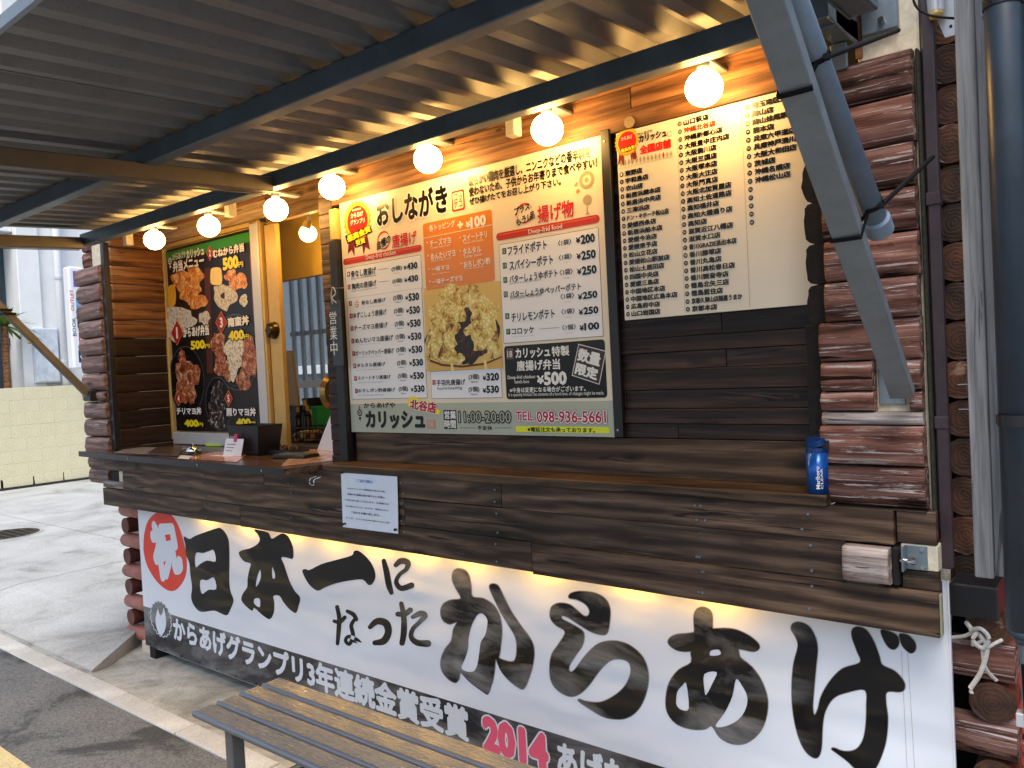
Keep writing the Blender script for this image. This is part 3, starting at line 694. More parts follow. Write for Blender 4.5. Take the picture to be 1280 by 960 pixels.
# --- sliding sash beside the bento board
P('sash_stile', -3.598, -3.500, 2.455, 2.485, 1.13, 2.30, 'gold', .004); P('sash_edge', -3.6265, -3.612, 2.44, 2.50, 1.13, 2.32, 'gold', .003); P('sash_rebate', -3.611, -3.5985, 2.462, 2.49, 1.13, 2.31, 'warmplank')
lk = bmesh.new(); c0 = aty(342, 413, 2.45)
lc = (c0[0]+2.5, 0, c0[2]); bm_cyl(lk, (lc[0], 2.430-2.3, lc[2]), (lc[0], 2.455-2.3, lc[2]), .040, .046, 22); bm_cyl(lk, (lc[0], 2.415-2.3, lc[2]), (lc[0], 2.432-2.3, lc[2]), .022, .028, 16)
for k in range(6):
    a = k*math.pi/3; bm_cyl(lk, (lc[0]+.034*math.cos(a), 2.424-2.3, lc[2]+.034*math.sin(a)), (lc[0]+.034*math.cos(a), 2.432-2.3, lc[2]+.034*math.sin(a)), .006, n=8)
bmobj('sash_lock', lk, plain('aged_brass', (.08, .05, .02), .3, .8, .4, 40), ST)
# --- kitchen behind the hatch
wl = plain('kitchen_wall', (.46, .40, .28), .6, 0, .08, 4)
P('kitchen_floor', -5.4, -2.2, 2.5, 3.5, .30, .34, 'blackpaint'); P('kitchen_ceiling', -5.4, -2.2, 2.455, 3.5, 2.62, 2.66, wl)
P('kitchen_wall', -5.42, -5.38, 2.5, 3.5, .3, 2.62, wl); P('kitchen_wall', -2.24, -2.20, 2.25, 3.5, .3, 2.62, wl)
P('kitchen_wall', -5.38, -4.98, 3.46, 3.5, .34, 2.62, wl); P('kitchen_wall', -4.16, -2.24, 3.46, 3.5, .34, 2.62, wl)
P('kitchen_wall', -4.98, -4.16, 3.46, 3.5, 2.36, 2.62, wl); P('kitchen_wall', -4.98, -4.16, 3.46, 3.5, .34, 1.20, plain('pale_tile_wall', (.6, .6, .52), .4))
P('blind_panel', -3.88, -2.99, 2.72, 2.75, 2.045, 2.40, 'goldpanel', .003)
P('door_stile', -4.20, -4.12, 3.30, 3.36, 1.0, 2.4, 'gold'); P('door_stile', -4.10, -4.02, 3.22, 3.28, 1.0, 2.4, 'warmplank'); P('door_stile', -3.98, -3.90, 3.16, 3.2, 1.0, 2.4, 'gold')
# barred window (its frame, bars and frosted pane)
fp = NT('window_glass'); tr = fp.n('BsdfTransparent'); tr.inputs[0].default_value = (.86, .90, .92, 1); gl = fp.n('BsdfGlossy'); gl.inputs['Roughness'].default_value = .08; ms = fp.n('MixShader'); ms.inputs[0].default_value = .06
fp.l(tr.outputs[0], ms.inputs[1]); fp.l(gl.outputs[0], ms.inputs[2]); fp.l(ms.outputs[0], fp.t.nodes['Material Output'].inputs[0])
P('window_pane', -4.975, -4.165, 3.466, 3.470, 1.205, 2.355, fp.m, .0)
P('window_frame', -4.98, -4.16, 3.42, 3.461, 2.33, 2.362, 'alu'); P('window_frame', -4.98, -4.16, 3.42, 3.461, 1.195, 1.24, 'alu'); P('window_frame', -4.20, -4.16, 3.418, 3.461, 1.24, 2.33, 'alu')
P('window_rail', -5.0, -4.14, 3.586, 3.60, 1.80, 1.835, 'alu'); P('window_rail', -4.97, -4.20, 3.425, 3.45, 1.42, 1.47, 'alu')
for k in range(8): P('window_bar', -4.945+k*.105, -4.917+k*.105, 3.56, 3.585, 1.16, 2.40, 'alu', .002)

rw = empty('rear_wall', 'grey rendered wall of the neighbouring house seen through the barred window', 'wall', (-4.8, 4.7, 0))
box('wall', -8.0, -2.0, 4.7, 4.9, 0, 3.2, plain('grey_neighbour_render', (.20, .23, .26), .8, 0, .15, 3), rw, .005)
box('sill_band', -8.0, -2.0, 4.66, 4.699, 1.52, 1.60, MAT['whitewall'], rw, .004)

# serving counter
bm = bmesh.new(); cp = [(-4.87, 2.00), (-2.745, 1.905), (-2.69, 2.135), (-2.75, 2.16), (-2.80, 2.50), (-4.62, 2.50), (-4.62, 2.12), (-4.86, 2.12)]
def prism(bm, pts, z0, z1, off):
    a = [bm.verts.new((p[0]-off[0], p[1]-off[1], z0)) for p in pts]; b = [bm.verts.new((p[0]-off[0], p[1]-off[1], z1)) for p in pts]; n = len(pts)
    bm.faces.new(a[::-1]); bm.faces.new(b)
    for i in range(n): bm.faces.new((a[i], a[(i+1) % n], b[(i+1) % n], b[i]))
    bmesh.ops.recalc_face_normals(bm, faces=bm.faces)
prism(bm, cp, 1.1095, 1.130, (-2.5, 2.3)); bmobj('counter_top', bm, wood('counter_wood', (.03, .018, .012), (.07, .042, .028), (.13, .08, .05), 'X', .25, .12), ST)
bm = bmesh.new(); prism(bm, [(-4.878, 2.001), (-4.872, 1.992), (-2.739, 1.897), (-2.745, 1.906)], 1.102, 1.1315, (-2.5, 2.3)); bmobj('counter_edge', bm, MAT['blackpaint'], ST)
bm = bmesh.new(); prism(bm, [(-2.745, 1.906), (-2.739, 1.897), (-2.683, 2.13), (-2.69, 2.134)], 1.104, 1.131, (-2.5, 2.3)); bmobj('counter_edge', bm, MAT['apron'], ST)
bm = bmesh.new()
for X in (-4.2, -3.45, -2.9):
    yy = 2.0-(X+4.87)*.0447-.009; bm_cyl(bm, (X+2.5, yy-2.3-.002, 1.117), (X+2.5, yy-2.3+.004, 1.117), .005, n=8)
bmobj('screw_head', bm, MAT['chrome'], ST)

# ================================================================== AWNING
AW = empty('awning', 'corrugated metal awning on blue-grey steel beams over the stall front', 'awning', (-2.5, 1.4, 2.3))
def rz(y): return 2.318+.062*(y-1.40)          # underside of the roof sheet rises to the wall
def bar(name, p0, p1, w_, h_, mat, parent=AW, bev=.003, up=(0, 0, 1)):
    """rectangular bar between two points: w_ across, h_ along `up`"""
    p0, p1 = Vector(p0), Vector(p1); d = (p1-p0); L = d.length; d.normalize(); u = Vector(up); s_ = d.cross(u).normalized(); u = s_.cross(d).normalized()
    m = Matrix(((d.x, s_.x, u.x, 0), (d.y, s_.y, u.y, 0), (d.z, s_.z, u.z, 0), (0, 0, 0, 1))); m.translation = (p0+p1)/2-parent.location
    bm = bmesh.new(); bm_box(bm, -L/2, L/2, -w_/2, w_/2, -h_/2, h_/2, bev, m); return bmobj(name, bm, MAT[mat] if isinstance(mat, str) else mat, parent)
# roof sheets, trapezoid ribs running front to back
pitch = .128; X0, X1 = -4.47, -.40
Y0r, Y1r = .685, 2.17
nr = int((X1-X0)/pitch); xs0 = X0; sheet_i = 0
i = 0
while i < nr:
    cnt = min(6, nr-i); bm = bmesh.new(); prof = []
    for k in range(cnt):
        x = X0+(i+k)*pitch
        prof += [(x, .0), (x+.044, .0), (x+.072, .033), (x+.100, .033), (x+.128, .0)]
    prof = [(p[0]+(0 if k < len(prof)-1 else .012), p[1]) for k, p in enumerate(prof)]
    lift = .0015*(sheet_i % 2)
    rows = []
    for yy in np.linspace(Y0r, Y1r, 8):
        rows.append(([bm.verts.new((p[0]+2.5, yy-1.4, rz(yy)-2.3+p[1]+lift)) for p in prof], [bm.verts.new((p[0]+2.5, yy-1.4, rz(yy)-2.3+p[1]+lift+.0012)) for p in prof]))
    for a, b in zip(rows[:-1], rows[1:]):
        for q in (0, 1):
            for k in range(len(prof)-1): bm.faces.new((a[q][k], a[q][k+1], b[q][k+1], b[q][k]))
    bmesh.ops.recalc_face_normals(bm, faces=bm.faces)
    bmobj('roof_sheet', bm, MAT['sheet'], AW); i += cnt; sheet_i += 1
# beams
def beamx(y, x0, x1, h, w_, mat, drop=.0): bar('beam', (x0, y, rz(y)-h/2-.001-drop), (x1, y, rz(y)-h/2-.001-drop), w_, h, mat)
beamx(1.385, X0-.01, X1, .062, .048, 'beam')
bar('beam', (X0+.05, 1.905, 2.283), (-.545, 1.905, 2.283), .05, .062, 'beam')
beamx(.674, X0, X1, .034, .012, 'galv', -.03)
P_ = lambda name, *a: box(name, *a[:6], MAT[a[6]], AW, .003)
for X, m_ in ((-2.70, 'crossbeam'), (X0+.075, 'crossbeam'), (-.475, 'beam')):
    bar('cross_beam', (X, .70, 2.193), (X, 1.878, 2.262), .06, .058, m_)
    bar('cross_beam_lip', (X-.028, .70, 2.193-.032), (X-.028, 1.878, 2.262-.032), .006, .004, m_)
# beam end channel and hanging bracket by the cream post
P_('end_plate', -.553, -.545, 1.878, 2.10, 2.248, 2.318, 'galv')
bar('end_channel', (-.57, 1.92, 2.268), (-.57, 2.19, 2.285), .05, .05, 'beam')
P_('hanging_bracket', -.60, -.56, 2.05, 2.06, 2.185, 2.25, 'plate')
for X in (-4.30, -3.3, -1.62): P_('roof_clip', X-.02, X+.02, 2.06, 2.10, 2.255, 2.345, 'cream')
# struts: flat channel from the wall foot up and out to the front beam
def strut(xc, y0, z0, y1, z1, w_, mat, th=.03):
    bar('brace', (xc, y0, z0), (xc, y1, z1), w_, th, mat, AW, .002)
sb0 = aty(1128, 492, 2.035); st = aty(960, 0, 1.155)
d_ = (st-sb0); e_ = sb0+d_*1.42
strut_o = bar('brace', sb0, e_, .052, .030, 'galv', AW, .002)
l0 = atx(112, 495, -4.83); l1 = atx(0, 383, -4.83); dl = l1-l0
bar('brace', l0, l0+dl*2.6, .045, .035, plain('brown_strut_paint', (.15, .115, .075), .5, .2, .2, 10), AW, .003)
P_('brace_foot', l0[0]-.03, l0[0]+.05, l0[1]-.02, 2.13, l0[2]-.03, l0[2]+.03, 'blackpaint')
bm = bmesh.new()
for t in (.92, .96): 
    q = l0+dl*t; bm_box(bm, q[0]-.035+2.5, q[0]+.035+2.5, q[1]-.03-1.4, q[1]+.03-1.4, q[2]-.006-2.3, q[2]+.006-2.3)
bmobj('brace_tie', bm, MAT['tie'], AW)
bm = bmesh.new(); q = l0+dl*.62; bm_cyl(bm, (q[0]+2.5, q[1]-1.44, q[2]-2.3), (q[0]+2.5, q[1]-1.42, q[2]-2.3), .010, n=8); bmobj('bolt', bm, MAT['gold'], AW)

# PVC drain pipe tied to the strut
dv = Vector(d_).normalized(); side = Vector((1, 0, 0))
PP = empty('drain_pipe', 'blue-grey plastic drain pipe tied along the slanting galvanised strut', 'pipe', tuple(Vector(sb0)))
pe = Vector(aty(1098, 283, 1.66)); ps_ = Vector(aty(992, 0, 1.23)); pd = (ps_-pe).normalized()
bm = bmesh.new(); bm_cyl(bm, pe-PP.location, ps_+pd*.5-PP.location, .021, n=28, caps=True); bmobj('pipe', bm, MAT['pipe'], PP, smooth=True)
bm = bmesh.new(); bm_cyl(bm, pe-pd*.012-PP.location, pe+pd*.022-PP.location, .0262, n=28); bm_cyl(bm, pe+pd*.022-PP.location, pe+pd*.027-PP.location, .0262, .0215, 28)
bmobj('coupling', bm, MAT['pipe'], PP, smooth=False)
bm = bmesh.new(); bm_cyl(bm, pe-pd*.0125-PP.location, pe-pd*.0121-PP.location, .020, n=24); bmobj('pipe_mouth', bm, MAT['black'], PP)
# cable ties round strut and pipe, tails pulled to the trim
def tie(pxs, label, tail):
    o = empty('cable_tie', label, 'cable tie', tuple(aty(*pxs[0], 1.5)), group='black cable ties holding the drain pipe')
    pts = [aty(x, y, Y) for x, y, Y in [(*p, q) for p, q in zip(pxs, [1.505, 1.498, 1.50, 1.53])]]
    return o, pts
def loop_at(t, label, tail_px, head=True):
    c = Vector(sb0)+Vector(d_)*t                     # strut centre
    s0 = c; pc = pe+pd*((c-pe).dot(pd))              # pipe centre at that height
    o = empty('cable_tie', label, 'cable tie', tuple(c), group='black cable ties holding the drain pipe')
    u = Vector((1, 0, 0)); n_ = Vector(d_).normalized().cross(u).normalized()
    if n_.y > 0: n_ = -n_
    path = [c-u*.028+n_*.018, c+u*.0+n_*.0185, c+u*.026+n_*.0175, pc+n_*.0235, pc+u*.016+n_*.017, pc+u*.0235, pc+u*.016-n_*.018, c+u*.02-n_*.02, c-u*.029-n_*.017]
    bm = bmesh.new(); pts = path+[path[0]]
    for a, b in zip(pts[:-1], pts[1:]):
        a, b = a-c, b-c; dd = (b-a); L = dd.length; dd.normalize(); ax = Vector(d_).normalized(); s_ = dd.cross(ax).normalized(); ax = s_.cross(dd)
        m = Matrix(((dd.x, s_.x, ax.x, 0), (dd.y, s_.y, ax.y, 0), (dd.z, s_.z, ax.z, 0), (0, 0, 0, 1))); m.translation = (a+b)/2
        bm_box(bm, -L/2-.001, L/2+.001, -.0012, .0012, -.0042, .0042, 0, m)
    bmobj('tie_band', bm, MAT['tie'], o)
    h = pc+u*.020+n_*.012
    te = Vector(aty(*tail_px))
    bm = bmesh.new(); bm_box(bm, -.006, .006, -.005, .005, -.005, .005, .001, Matrix.Translation(h-c)); bmobj('tie_head', bm, MAT['tie'], o)
    o2 = bmesh.new(); mid = (h+te)/2+Vector((0, -.01, -.004)); bm_tube(o2, smoothpath([tuple(h-c), tuple(mid-c), tuple(te-c)], 6), .0050, 8); bmobj('tie_tail', o2, MAT['tie'], o, smooth=True)
loop_at((Vector(aty(1015, 78, 1.31))-Vector(sb0)).dot(dv)/Vector(d_).length, 'upper black cable tie round strut and pipe, tail over the cream post', (1123, 38, 2.02))
loop_at((Vector(aty(1060, 246, 1.62))-Vector(sb0)).dot(dv)/Vector(d_).length, 'lower black cable tie round strut and pipe, tail reaching the brown trim', (1166, 196, 2.02))

# ================================================================== RIGHT SIDE: trim, grey post, pole
def vstick(name, label, cat, ptop, pbot, Y, wpx, mat, part, ext=.35, depth=.03, rnd=0, bottom=True):
    a, b = Vector(aty(*pbot, Y)), Vector(aty(*ptop, Y)); a.x = b.x = (a.x+b.x)/2
    o = empty(name, label, cat, tuple(a))
    return o, a, b
o, a, b = vstick('corner_downpipe', 'narrow purple-brown square downpipe between the log stubs and the log ends', 'pipe', (1158, 100), (1186, 712), 2.10, 12, 'brownpipe', 'pipe')
box('pipe', a.x-.0135, a.x+.0135, 2.10, 2.128, a.z-.0, 2.75, MAT['brownpipe'], o, .004)
for z in (1.83, 1.30): box('pipe_joint', a.x-.0155, a.x+.0155, 2.097, 2.13, z, z+.03, MAT['brownpipe'], o, .002)
o = empty('grey_post', 'weathered pale grey wooden post beside the log ends, cut off above the ground', 'post', (-.297, 2.02, 1.0))
a = aty(1230, 722, 1.99); X_ = -.318
box('post', X_-.0, X_+.036, 1.985, 2.03, a[2], 2.8, MAT['postwood'], o, .002)
box('post_edge_strip', X_+.0365, X_+.060, 2.0, 2.035, a[2]+.003, 2.8, MAT['postwood'], o, .002)
bm = bmesh.new(); ox = o.location
for z in (1.41, 1.355): bm_cyl(bm, (X_-.02-ox.x, 1.99-ox.y, z-ox.z), (X_+.002-ox.x, 1.99-ox.y, z-ox.z), .0015, n=6)
bmobj('nail', bm, MAT['chrome'], o)
# big blue pole with its clamp
o = empty('blue_pole', 'thick blue painted pipe pole at the right edge with a strap clamp', 'pole', (-.205, 1.93, .9))
px_ = aty(1254, 30, 1.93)[0]
bm = bmesh.new(); bm_cyl(bm, (px_+.205, 0, .0), (px_+.205, 0, 2.2), .034, n=32); bm_cyl(bm, (px_+.205, 0, -.03), (px_+.205, 0, .0), .018, .034, 32); bmobj('pole', bm, MAT['pole'], o, smooth=True)
cz = aty(1262, 525, 1.93)[2]
bm = bmesh.new(); bm_cyl(bm, (px_+.205, 0, cz-.012-.9), (px_+.205, 0, cz+.012-.9), .0362, n=32, caps=False); bmobj('strap', bm, MAT['blackpaint'], o)
box('clamp_arm', -.262, px_-.034, 1.945, 1.955, cz-.010, cz+.010, MAT['blackpaint'], o, .001)
box('clamp_plate', -.2575, -.252, 1.97, 2.0, cz-.03, cz+.035, MAT['blackpaint'], o, .001)
cz2 = aty(1240, 8, 1.93)[2]
box('clamp_arm', -.262, px_-.030, 1.94, 1.96, cz2-.012, cz2+.012, MAT['pipe'], o, .001)
bm = bmesh.new(); bm_cyl(bm, (px_+.205, 0, cz2-.008-.9), (px_+.205, 0, cz2+.010-.9), .0362, n=32, caps=False); bmobj('strap', bm, MAT['blackpaint'], o)
o = empty('thin_pole', 'thin grey cable conduit with a clip below the blue pole', 'conduit', (-.235, 2.02, 0))
bm = bmesh.new(); bm_tube(bm, [(0, 0, 0), (.005, 0, .5), (.0, -.01, .82), (-.004, -.01, .95)], .0075, 10); bmobj('conduit', bm, MAT['plate'], o, smooth=True)
box('clip', -.252, -.222, 2.0, 2.03, .66, .69, MAT['alu'], o)
bm = bmesh.new(); bm_tube(bm, smoothpath([(0, -.02, .2), (.005, -.02, .5), (.0, -.02, .8)], 4), .004, 8); bmobj('cable', bm, MAT['tie'], o, smooth=True)
o = empty('violet_pipe', 'slim mauve pipe behind the grey post', 'pipe', (-.255, 2.25, 0))
bm = bmesh.new(); bm_cyl(bm, (0, 0, 0.98), (0, 0, 2.7), .010, n=14); bmobj('pipe', bm, plain('mauve_pipe', (.20, .13, .17), .4), o, smooth=True)
# red crates behind
def crate(z, label, x=-.06):
    o = empty('red_crate', label, 'crate', (x, 2.36, z), group='red plastic crates stacked behind the log ends')
    bm = bmesh.new(); bm_box(bm, -.24, .3, -.07, .085, .0, .245, .004); bmobj('crate_wall', bm, MAT['red'], o)
    for zz in (.215, .0): 
        bm = bmesh.new(); bm_box(bm, -.246, .306, -.078, .0, zz, zz+.028, .004); bmobj('rim', bm, MAT['red'], o)
    for k in range(7):
        bm = bmesh.new(); bm_box(bm, -.236+k*.085, -.226+k*.085, -.078, -.069, .03, .212); bmobj('rib', bm, MAT['red'], o)
for k, l in enumerate(('red plastic crate at the bottom of the stack behind the thin conduit', 'red plastic crate just above the bottom one behind the thin conduit', 'red plastic crate third from the ground behind the rope knot', 'topmost red plastic crate behind the foot of the blue pole')): crate(k*.262, l)
# security light at the top of the log column
o = empty('wall_lamp_bracket', 'grey metal bracket with an unlit security lamp above the log ends', 'lamp', (-.345, 2.13, 2.2))
bm = bmesh.new(); pts = [(-.042, .26), (.045, .26), (.045, .08), (.014, .012), (-.010, .012), (-.036, .09)]
c0 = aty(1187, 45, 2.12); pts = [(p[0]+c0[0]+.345, p[1]+c0[2]-2.2-.012) for p in pts]
a_ = [bm.verts.new((p[0], -.008, p[1])) for p in pts]; b_ = [bm.verts.new((p[0], -.002, p[1])) for p in pts]
bm.faces.new(a_); bm.faces.new(b_[::-1])
for i in range(6): bm.faces.new((a_[i], b_[i], b_[(i+1) % 6], a_[(i+1) % 6]))
bmesh.ops.recalc_face_normals(bm, faces=bm.faces); bmobj('bracket_plate', bm, MAT['alu'], o)
bx = c0[0]+.345; bz = c0[2]-2.2
bm = bmesh.new(); bm_cyl(bm, (bx-.022, -.035, bz+.055), (bx-.022, -.035, bz+.13), .017, .021, 20); bmobj('lamp_housing', bm, MAT['alu'], o, smooth=False)
bm = bmesh.new(); bm_cyl(bm, (bx-.022, -.035, bz+.040), (bx-.022, -.035, bz+.056), .013, .017, 20); bmobj('lamp_lens', bm, MAT['gold'], o, smooth=True)
bm = bmesh.new(); bm_cyl(bm, (bx+.003, -.0095, bz+.022), (bx+.003, -.0075, bz+.022), .0035, n=10); bmobj('screw_hole', bm, MAT['black'], o)
o = empty('black_cable', 'black cable curving from the cream post to the grey post', 'cable', tuple(aty(1140, 0, 2.05)))
tube('cable', [aty(x, y, 2.03) for x, y in ((1138, -25), (1143, 4), (1155, 16), (1172, 21), (1208, 24))], .0028, MAT['tie'], o)
# white rope knotted at the corner of the banner
o = empty('rope', 'frayed white rope knotted to the crossing logs beside the banner', 'rope', tuple(aty(1222, 795, 2.12)))
def rp(pts, Y=2.125, r=.0042): tube('strand', [aty(x, y, Y+dy) for x, y, dy in pts], r, MAT['rope'], o, 8, 6)
rp([(1188, 797, .02), (1205, 795, .0), (1220, 790, -.01), (1228, 800, -.02), (1215, 806, -.01)])
rp([(1208, 778, .02), (1216, 788, 0), (1228, 798, -.015), (1234, 812, -.015), (1226, 840, -.02), (1213, 860, -.02)], r=.0055)
rp([(1213, 788, -.01), (1226, 786, -.02), (1236, 798, -.02), (1228, 810, -.02), (1216, 800, -.025), (1222, 790, -.02)], r=.005)
rp([(1232, 812, -.01), (1240, 806, 0), (1252, 800, .03)]); rp([(1228, 812, -.01), (1232, 835, -.01), (1245, 850, .03)])
bm = bmesh.new(); e0 = Vector(aty(1213, 860, 2.105))-o.location
for k in range(9):
    a = random.uniform(0, 6.28); bm_tube(bm, [e0, e0+Vector((.006*math.cos(a), .004*math.sin(a), -.012))], .0012, 5)
bmobj('frayed_end', bm, MAT['rope'], o)

# ================================================================== GLOBE LAMPS
def lamp(c, r, label, inside=False, top=None):
    o = empty('globe_lamp', label, 'lamp', c, group='lit globe lamps in a row under the awning' if not inside else None)
    bm = bmesh.new(); bmesh.ops.create_uvsphere(bm, u_segments=32, v_segments=20, radius=r)
    for v in bm.verts: v.co.z *= .96
    bmobj('globe', bm, MAT['globe'], o, smooth=True)
    bm = bmesh.new(); bm_cyl(bm, (0, .0, r*.9), (0, .0, r+.016), .016, .019, 20); bmobj('socket', bm, MAT['galv'], o, smooth=True)
    if not inside:
        bm = bmesh.new(); bm_box(bm, -.022, .022, -.02, .115, r+.016, r+.026, .002); bmobj('mount', bm, MAT['galv'], o)
    return o
LP = [((193, 300), 'leftmost globe lamp, in front of the log siding at the left jamb'), ((261, 283), 'globe lamp above the green top band of the lunch box board'), ((345, 262), 'globe lamp above the sliding sash lock'),
      ((415, 234), 'globe lamp beside the rosette corner of the price board'), ((535, 199), 'globe lamp above the seal of the big price board'), ((684, 162), 'globe lamp above the top right text of the price board'), ((880, 110), 'largest globe lamp, above the shop list board')]
for (q, lab) in LP:
    p = aty(*q, 2.035); lamp((p[0], p[1], p[2]), .0505, lab)
ip = aty(385, 292, 2.50); lo = lamp(tuple(ip), .043, 'globe lamp half hidden behind its shade, inside the hatch', True)
bm = bmesh.new(); bm_cyl(bm, (.014, -.022, .018), (.02, -.008, .058), .026, .018, 20); bmobj('shade', bm, MAT['gold'], lo, smooth=False)
bm = bmesh.new(); bm_tube(bm, [(.02, -.01, .05), (.022, .0, .10), (.02, .0, .16)], .008, 8); bmobj('arm', bm, MAT['alu'], lo)
bm = bmesh.new(); bm_box(bm, .0, .04, -.02, .02, .10, .14, .004); bmobj('mount', bm, MAT['cream'], lo)
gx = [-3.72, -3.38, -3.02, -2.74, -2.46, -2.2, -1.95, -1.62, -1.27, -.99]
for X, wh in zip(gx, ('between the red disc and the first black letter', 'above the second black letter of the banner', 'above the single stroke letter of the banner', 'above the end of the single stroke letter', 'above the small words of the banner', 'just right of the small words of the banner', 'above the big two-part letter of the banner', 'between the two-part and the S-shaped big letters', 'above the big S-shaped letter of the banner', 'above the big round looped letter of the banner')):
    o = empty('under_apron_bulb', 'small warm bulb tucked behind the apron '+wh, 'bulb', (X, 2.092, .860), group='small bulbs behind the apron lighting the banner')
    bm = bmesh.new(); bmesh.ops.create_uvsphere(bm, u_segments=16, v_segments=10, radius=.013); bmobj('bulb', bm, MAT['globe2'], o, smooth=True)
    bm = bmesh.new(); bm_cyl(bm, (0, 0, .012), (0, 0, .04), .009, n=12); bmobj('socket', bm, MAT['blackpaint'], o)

# ================================================================== BENCH
bz = .42
BN = empty('bench', 'low slatted metal bench with ribbed tops standing in front of the banner', 'bench', (-1.75, 1.5, 0))
fl, bl = atz(238, 889, bz), atz(355, 846, bz)
bw_ = (bl[1]-fl[1]); sw = bw_/4; xl = (fl[0]+bl[0])/2; xr = xl+1.72
slm = NT('ribbed_slat_top'); slm.set(Base_Color=(.27, .215, .145), Roughness=.3, Metallic=.7)
v = slm.coords((2, 12, 12)); n = slm.noise(v, 1.2, 4, .6); rr = slm.ramp(n, [(.3, (.38, .375, .355)), (.7, (.43, .42, .40))]); slm.l(rr.outputs[0], slm.b.inputs['Base Color'])
v2 = slm.coords((1.5, 30, 30)); n2 = slm.noise(v2, 3, 4, .6); r2 = slm.ramp(n2, [(.3, (.24,)*3), (.7, (.30,)*3)]); slm.l(r2.outputs[0], slm.b.inputs['Roughness'])
edm = plain('slat_edge_grey', (.20, .22, .26), .3, .7, .1, 12)
sm_top = sm_edge = None
for i in range(4):
    y0 = fl[1]+i*sw; bm = bmesh.new(); prof = []; W = sw-.012; ng = 13
    prof.append((.012, bz-.004)); prof.append((.013, bz))
    for k in range(ng):
        a = .013+(W-.016)*k/ng; g_ = (W-.016)/ng
        prof += [(a+g_*.30, bz), (a+g_*.45, bz-.0022), (a+g_*.72, bz-.0022), (a+g_*.87, bz)]
    prof += [(W-.002, bz), (W, bz-.003), (W, bz-.02), (.012, bz-.02)]
    A = [bm.verts.new((xl+1.75, y0-1.5+p[0], p[1])) for p in prof]; B = [bm.verts.new((xr+1.75, y0-1.5+p[0], p[1])) for p in prof]
    for k in range(len(prof)): bm.faces.new((A[k], A[(k+1) % len(prof)], B[(k+1) % len(prof)], B[k]))
    bm.faces.new(A[::-1]); bm.faces.new(B); bmesh.ops.recalc_face_normals(bm, faces=bm.faces); bmobj('slat', bm, slm.m, BN)
    bm = bmesh.new(); pr = [(.0118, bz+.001), (.008, bz+.0025), (.003, bz), (0, bz-.006), (.0, bz-.012), (.004, bz-.019), (.0118, bz-.021)]
    A = [bm.verts.new((xl+1.748, y0-1.5+p[0], p[1])) for p in pr]; B = [bm.verts.new((xr+1.752, y0-1.5+p[0], p[1])) for p in pr]
    for k in range(len(pr)): bm.faces.new((A[k], A[(k+1) % len(pr)], B[(k+1) % len(pr)], B[k]))
    bm.faces.new(A[::-1]); bm.faces.new(B); bmesh.ops.recalc_face_normals(bm, faces=bm.faces); bmobj('slat_edge', bm, edm, BN, smooth=False)
legm = plain('bench_leg_paint', (.10, .11, .12), .45, .4, .12, 14)
for X in (xl+.17, xr-.2):
    for yy in (fl[1]+.012, bl[1]-.052): box('leg', X, X+.04, yy, yy+.045, 0.0, bz-.021, legm, BN, .003)
    box('leg_rail', X+.004, X+.036, fl[1]+.058, bl[1]-.053, bz-.06, bz-.0215, MAT['blackpaint'], BN, .002)
for yy in (fl[1]+.16,): box('under_rail', xl+.215, xr-.205, yy, yy+.03, bz-.055, bz-.024, MAT['blackpaint'], BN, .002)
bm = bmesh.new()
for k in range(4): bm_cyl(bm, (xl+.19+1.75, fl[1]+(k+.55)*sw-1.5, bz-.001), (xl+.19+1.75, fl[1]+(k+.55)*sw-1.5, bz+.0012), .006, n=12)
bmobj('bolt_head', bm, MAT['chrome'], BN)
# drain grate on the kerb near the bench
gr = empty('drain_grate', 'small dark drain grate in the kerb under the bench', 'grate', (-2.42, 1.76, 0))
for k in range(8): box('grate_bar', -2.60+k*.045, -2.575+k*.045, 1.68, 1.83, -.01, .009, MAT['beam'], gr, .001)
box('grate_pan', -2.62, -2.22, 1.67, 1.84, -.014, .002, MAT['black'], gr, .001)

# ================================================================== SIGN HELPERS
def board(name, label, cat, tl, br, Y, mat, th=.012, part='panel', pad=0):
    a, b = aty(*tl, Y), aty(*br, Y)
    o = empty(name, label, cat, ((a[0]+b[0])/2, Y, (a[2]+b[2])/2))
    box(part, a[0]-pad, b[0]+pad, Y, Y+th, b[2]-pad, a[2]+pad, mat, o, .001)
    return o, Sign(Y, o), (a[0], a[2], b[0], b[2])
def medal(S, c, R, k=1.0):
    """gold rosette with red centre and ribbons; c centre, R radius in metres"""
    pts = [(c[0]+R*(1.0 if i % 2 else .88)*math.cos(math.pi*i/22)*1.0, c[1]+R*(1.0 if i % 2 else .88)*math.sin(math.pi*i/22)) for i in range(44)]
    for sx, dx in ((-1, -.02), (1, .06)):
        S.poly([(c[0]+sx*R*.22, c[1]-R*.6), (c[0]+sx*R*.62, c[1]-R*.55), (c[0]+sx*R*.80, c[1]-R*1.45), (c[0]+sx*R*.50, c[1]-R*1.28), (c[0]+sx*R*.32, c[1]-R*1.62)], INK['darkred'], 1.0, 'rosette', plane=True)
    S.poly(pts, INK['gold'], 1.2, 'rosette', plane=True)
    S.disc((c[0]+R*.03, c[1]), R*.80, INK['yellow'], 1.35, sx=1.0, name='rosette', inner=R*.77)
    S.disc((c[0]+R*.03, c[1]), R*.72, INK['red'], 1.4, sx=1.0, name='rosette')
